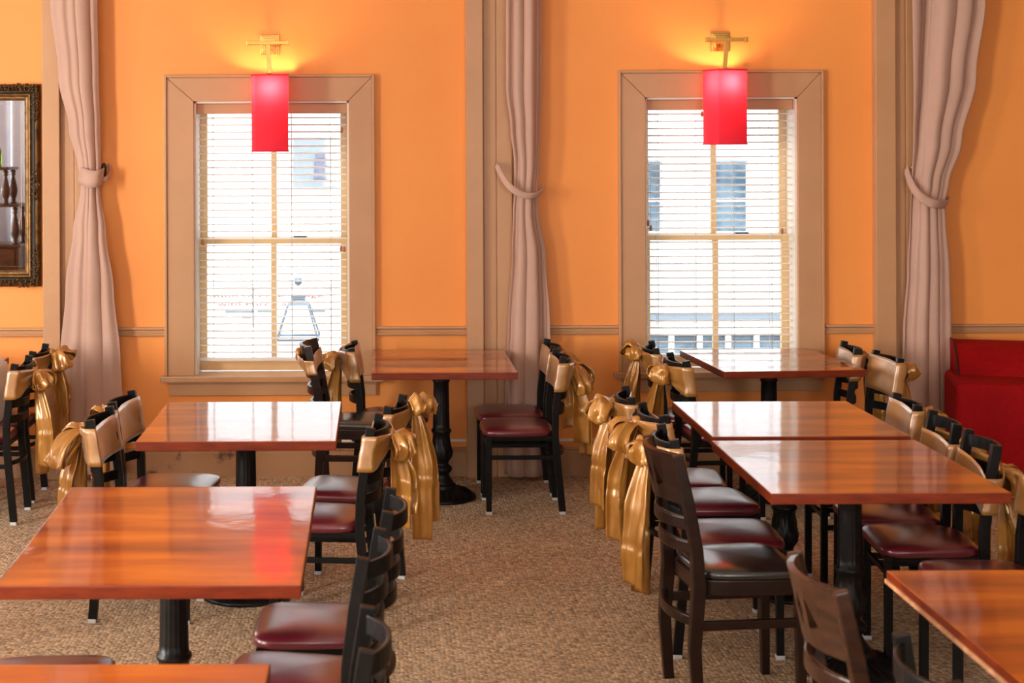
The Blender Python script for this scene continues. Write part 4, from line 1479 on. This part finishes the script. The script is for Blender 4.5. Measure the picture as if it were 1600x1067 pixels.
prof = arm_profile()
v, f = prism_x(prof, -0.30, 0.22)
m_ = MB(); m_.add(v, f)
bk = inst('backrest', m_.mesh('armchair_back', M['red_fabric'], 0.012), ar)
for xx in (-0.296, 0.216):
    m_ = MB(); m_.tube([(xx, y - 0.003, z + 0.003) for y, z in prof[1:-1]], 0.006, 8)
    inst('piping', m_.mesh('piping', M['piping']), bk, label='black piping')
m_ = MB(); m_.box(-0.345, 0.46, -0.36, 0.20, 0.09, 0.652)
inst('body', m_.mesh('armchair_body', M['red_fabric'], 0.045, segs=4), ar)
for xx in (-0.28, 0.39):
    for yy in (-0.29, 0.13):
        m_ = MB(); m_.sweep([(xx, yy, 0), (xx, yy, 0.10)], sq(0.02, 0.02), up=(0, 1, 0), scales=[0.7, 1])
        inst('foot', m_.mesh('armchair_foot', M['black_knob'], 0.003), ar)


# ------------------------------------------------------------------ outside, across the street
struct('ground', MB().add([(-40, WALLY + 0.4, -3.4), (40, WALLY + 0.4, -3.4), (40, 60, -3.4), (-40, 60, -3.4)], [(0, 1, 2, 3)]).mesh('ground', M['street']), label='grey street below the windows')
FY = 22.0


def fp(px, py, Y=FY):
    q = onwall(px, py, Y)
    return q[0], q[2]


# left building with a sign and a poster
lb = thing('shop_building', 'white shop building across the street, seen through the left window', 'building', (-3.0, FY, -3.4))


def bpart(root, name, mbx, m, bev=0, par=None):
    off = root.location
    mbx.v = [(a - off.x, b - off.y, c - off.z) for a, b, c in mbx.v]
    return inst(name, mbx.mesh(name, m, bev), par or root)


m_ = MB(); m_.box(-7.5, 1.6, FY, FY + 4, -3.4, 7.0)
bpart(lb, 'wall', m_, M['facade'])
a, z1_ = fp(300, 433); b, z0_ = fp(560, 441)
m_ = MB(); m_.box(-7.5, 1.6, FY - 0.12, FY, z0_, z1_)
bpart(lb, 'cornice', m_, M['facade_trim'])
a, z1_ = fp(457, 214); b, z0_ = fp(526, 292)
m_ = MB(); m_.box(a, b, FY - 0.06, FY, z0_, z1_)
po = bpart(lb, 'poster_panel', m_, M['poster'])
for (p0, q0, p1, q1) in ((493, 240, 509, 247), (491, 252, 513, 260), (491, 263, 508, 271), (490, 275, 512, 279)):
    a, z1_ = fp(p0, q0); b, z0_ = fp(p1, q1)
    m_ = MB(); m_.box(a, b, FY - 0.075, FY - 0.06, z0_, z1_)
    bpart(lb, 'poster_print', m_, M['poster_fig'], 0, po)

SY = 19.0
a, z1_ = fp(312, 448, SY); b, z0_ = fp(517, 512, SY)
sg = thing('street_sign', 'white banner with pink lettering, seen through the left window', 'sign', ((a + b) / 2, SY, z0_))
m_ = MB(); m_.box(a, b, SY, SY + 0.04, z0_, z1_)
bpart(sg, 'board', m_, M['sign_white'])
for (p0, q0, p1, q1, mm) in ((346, 448, 424, 451, 'sign_teal'), (434, 448, 517, 450, 'sign_teal'), (352, 485, 397, 488, 'sign_grey'), (402, 485, 424, 487, 'sign_teal'),
                             (378, 492, 392, 497, 'sign_teal'), (486, 483, 508, 487, 'sign_grey'), (394, 449, 397, 512, 'sign_grey'), (516, 448, 518, 512, 'sign_grey')):
    aa, zz1 = fp(p0, q0, SY); bb, zz0 = fp(p1, q1, SY)
    m_ = MB(); m_.box(aa, bb, SY - 0.015, SY, zz0, zz1)
    bpart(sg, 'printed_strip', m_, M[mm])
for s in (a + 0.05, b - 0.05):
    m_ = MB(); m_.box(s - 0.03, s + 0.03, SY + 0.04, SY + 0.10, -3.4, z0_ + 0.4)
    bpart(sg, 'post', m_, M['facade_trim'])


def lettering(txt, px, py, hpx, wpx, root, Y):
    cu = bpy.data.curves.new('lettering', 'FONT')
    cu.body = txt; cu.size = 1.0; cu.extrude = 0.01
    tmp = bpy.data.objects.new('lettering_tmp', cu); COL.objects.link(tmp)
    bpy.context.view_layer.update()
    dg = bpy.context.evaluated_depsgraph_get()
    me = bpy.data.meshes.new_from_object(tmp.evaluated_get(dg))
    bpy.data.objects.remove(tmp, do_unlink=True)
    xs = [v.co.x for v in me.vertices]
    w = max(xs) - min(xs)
    sx = wpx * Y / FPX / w
    sy = hpx * Y / FPX / 0.70
    x0, z0b = fp(px, py, Y)
    for v in me.vertices:
        v.co = Vector(((v.co.x - min(xs)) * sx + x0 - root.location.x, -0.012 + v.co.z * 0.2, v.co.y * sy + z0b - root.location.z))
    me.materials.clear(); me.materials.append(M['sign_pink'])
    inst('lettering', me, root, label='pink lettering')


lettering('ound of Free     age', 327, 464.5, 6.5, 178, sg, SY)
lettering('with Purc   a', 340, 477.5, 5.5, 108, sg, SY)

# street lantern
LY = 12.6
lx, _ = fp(466, 450, LY)
lz = lambda y: fp(466, y, LY)[1]
ln_ = thing('street_lantern', 'tapered street lantern with cap, seen through the left window', 'lantern', (lx, LY, -3.4))
u = LY / FPX


def lpart(name, mbx, m, par=None, bev=0):
    mbx.v = [(a_, b_, c_ + 3.4) for a_, b_, c_ in mbx.v]
    return inst(name, mbx.mesh(name, m, bev), par or ln_)


def frustum(r0, z0f, r1, z1f):
    v = [(-r0, -r0, z0f), (r0, -r0, z0f), (r0, r0, z0f), (-r0, r0, z0f), (-r1, -r1, z1f), (r1, -r1, z1f), (r1, r1, z1f), (-r1, r1, z1f)]
    f = [(0, 3, 2, 1), (4, 5, 6, 7), (0, 1, 5, 4), (1, 2, 6, 5), (2, 3, 7, 6), (3, 0, 4, 7)]
    return MB().add(v, f)


m_ = MB(); m_.lathe([(0, lz(434)), (5.5 * u, lz(434)), (6 * u, lz(438)), (5.5 * u, lz(443)), (3 * u, lz(444)), (3 * u, lz(447)), (0, lz(447))], 14); lpart('finial', m_, M['lantern'])
lpart('upper_cap', frustum(10 * u, lz(459), 4 * u, lz(446)), M['facade_trim'])
lpart('collar', frustum(11 * u, lz(466), 11 * u, lz(460)), M['lantern'])
lpart('roof', frustum(17 * u, lz(476), 11 * u, lz(468)), M['lantern'])
for sx in (-1, 1):
    for sy in (-1, 1):
        m_ = MB(); m_.sweep([(sx * 16 * u, sy * 16 * u, lz(476)), (sx * 32 * u, sy * 32 * u, lz(527))], sq(0.008, 0.008), up=(0, 1, 0))
        lpart('corner_bar', m_, M['lantern'])
m_ = MB()
for sx in (-1, 1):
    m_.box(sx * 32 * u - 0.008, sx * 32 * u + 0.008, -32 * u, 32 * u, lz(529), lz(526)); m_.box(-32 * u, 32 * u, sx * 32 * u - 0.008, sx * 32 * u + 0.008, lz(529), lz(526))
lpart('rim', m_, M['lantern'])
lpart('lower_cup', frustum(12 * u, lz(575), 31 * u, lz(529)), M['facade_trim'])
m_ = MB(); m_.tube([(0, 0, -3.4), (0, 0, lz(574))], 0.05, 12); lpart('post', m_, M['lantern'])

# right building
rb = thing('porch_building', 'white building with porch across the street, seen through the right window', 'building', (6.0, FY, -3.4))
m_ = MB(); m_.box(1.9, 11.5, FY, FY + 4, -3.4, 7.0)
bpart(rb, 'wall', m_, M['facade'])
for (p0, p1) in ((1009, 1031), (1115, 1165)):
    for (q0, q1) in ((253, 309), (315, 361)):
        a, z1_ = fp(p0, q0); b, z0_ = fp(p1, q1)
        m_ = MB(); m_.box(a, b, FY - 0.03, FY, z0_, z1_)
        bpart(rb, 'window_pane', m_, M['far_glass'])
    a, z1_ = fp(p0 - 3, 249); b, z0_ = fp(p1 + 3, 365)
    m_ = MB()
    for q in ((a - 0.08, a, z0_, z1_), (b, b + 0.08, z0_, z1_), (a - 0.08, b + 0.08, z1_, z1_ + 0.08), (a - 0.08, b + 0.08, z0_ - 0.08, z0_)):
        m_.box(q[0], q[1], FY - 0.06, FY, q[2], q[3])
    bpart(rb, 'window_frame', m_, M['facade_trim'])
PY = FY - 2.2
_, zt_ = fp(1125, 402); _, ze_ = fp(1125, 488, PY)
m_ = MB(); m_.add([(1.9, FY, zt_), (11.5, FY, zt_), (11.5, PY, ze_), (1.9, PY, ze_), (1.9, FY, zt_ - 0.15), (11.5, FY, zt_ - 0.15), (11.5, PY, ze_ - 0.1), (1.9, PY, ze_ - 0.1)],
                  [(0, 1, 2, 3), (7, 6, 5, 4), (3, 2, 6, 7), (0, 3, 7, 4), (1, 0, 4, 5), (2, 1, 5, 6)])
bpart(rb, 'porch_roof', m_, M['roof'])
_, q1 = fp(1125, 489, PY); _, q0 = fp(1125, 498, PY)
m_ = MB(); m_.box(1.9, 11.5, PY - 0.08, PY + 0.02, q0, q1); bpart(rb, 'gutter', m_, M['beam'])
_, q2 = fp(1125, 523, PY)
m_ = MB(); m_.box(1.9, 11.5, PY, PY + 0.1, q2, q0); bpart(rb, 'fascia', m_, M['facade_trim'])
_, q3 = fp(1125, 560, PY)
for k in range(10):
    xk_, _ = fp(1005 + 44.5 * (k - 2), 530, PY)
    m_ = MB(); m_.box(xk_ - 0.03, xk_ + 0.03, PY, PY + 0.08, q3, q2); bpart(rb, 'porch_post', m_, M['facade_trim'])
    x2_, _ = fp(1005 + 44.5 * (k - 1), 530, PY)
    m_ = MB(); m_.box(xk_ + 0.03, x2_ - 0.03, PY + 0.10, PY + 0.12, q3, q2); bpart(rb, 'porch_pane', m_, M['far_glass'])
m_ = MB(); m_.box(1.9, 11.5, PY - 0.02, PY + 0.14, -3.4, q3); bpart(rb, 'porch_wall', m_, M['facade'])
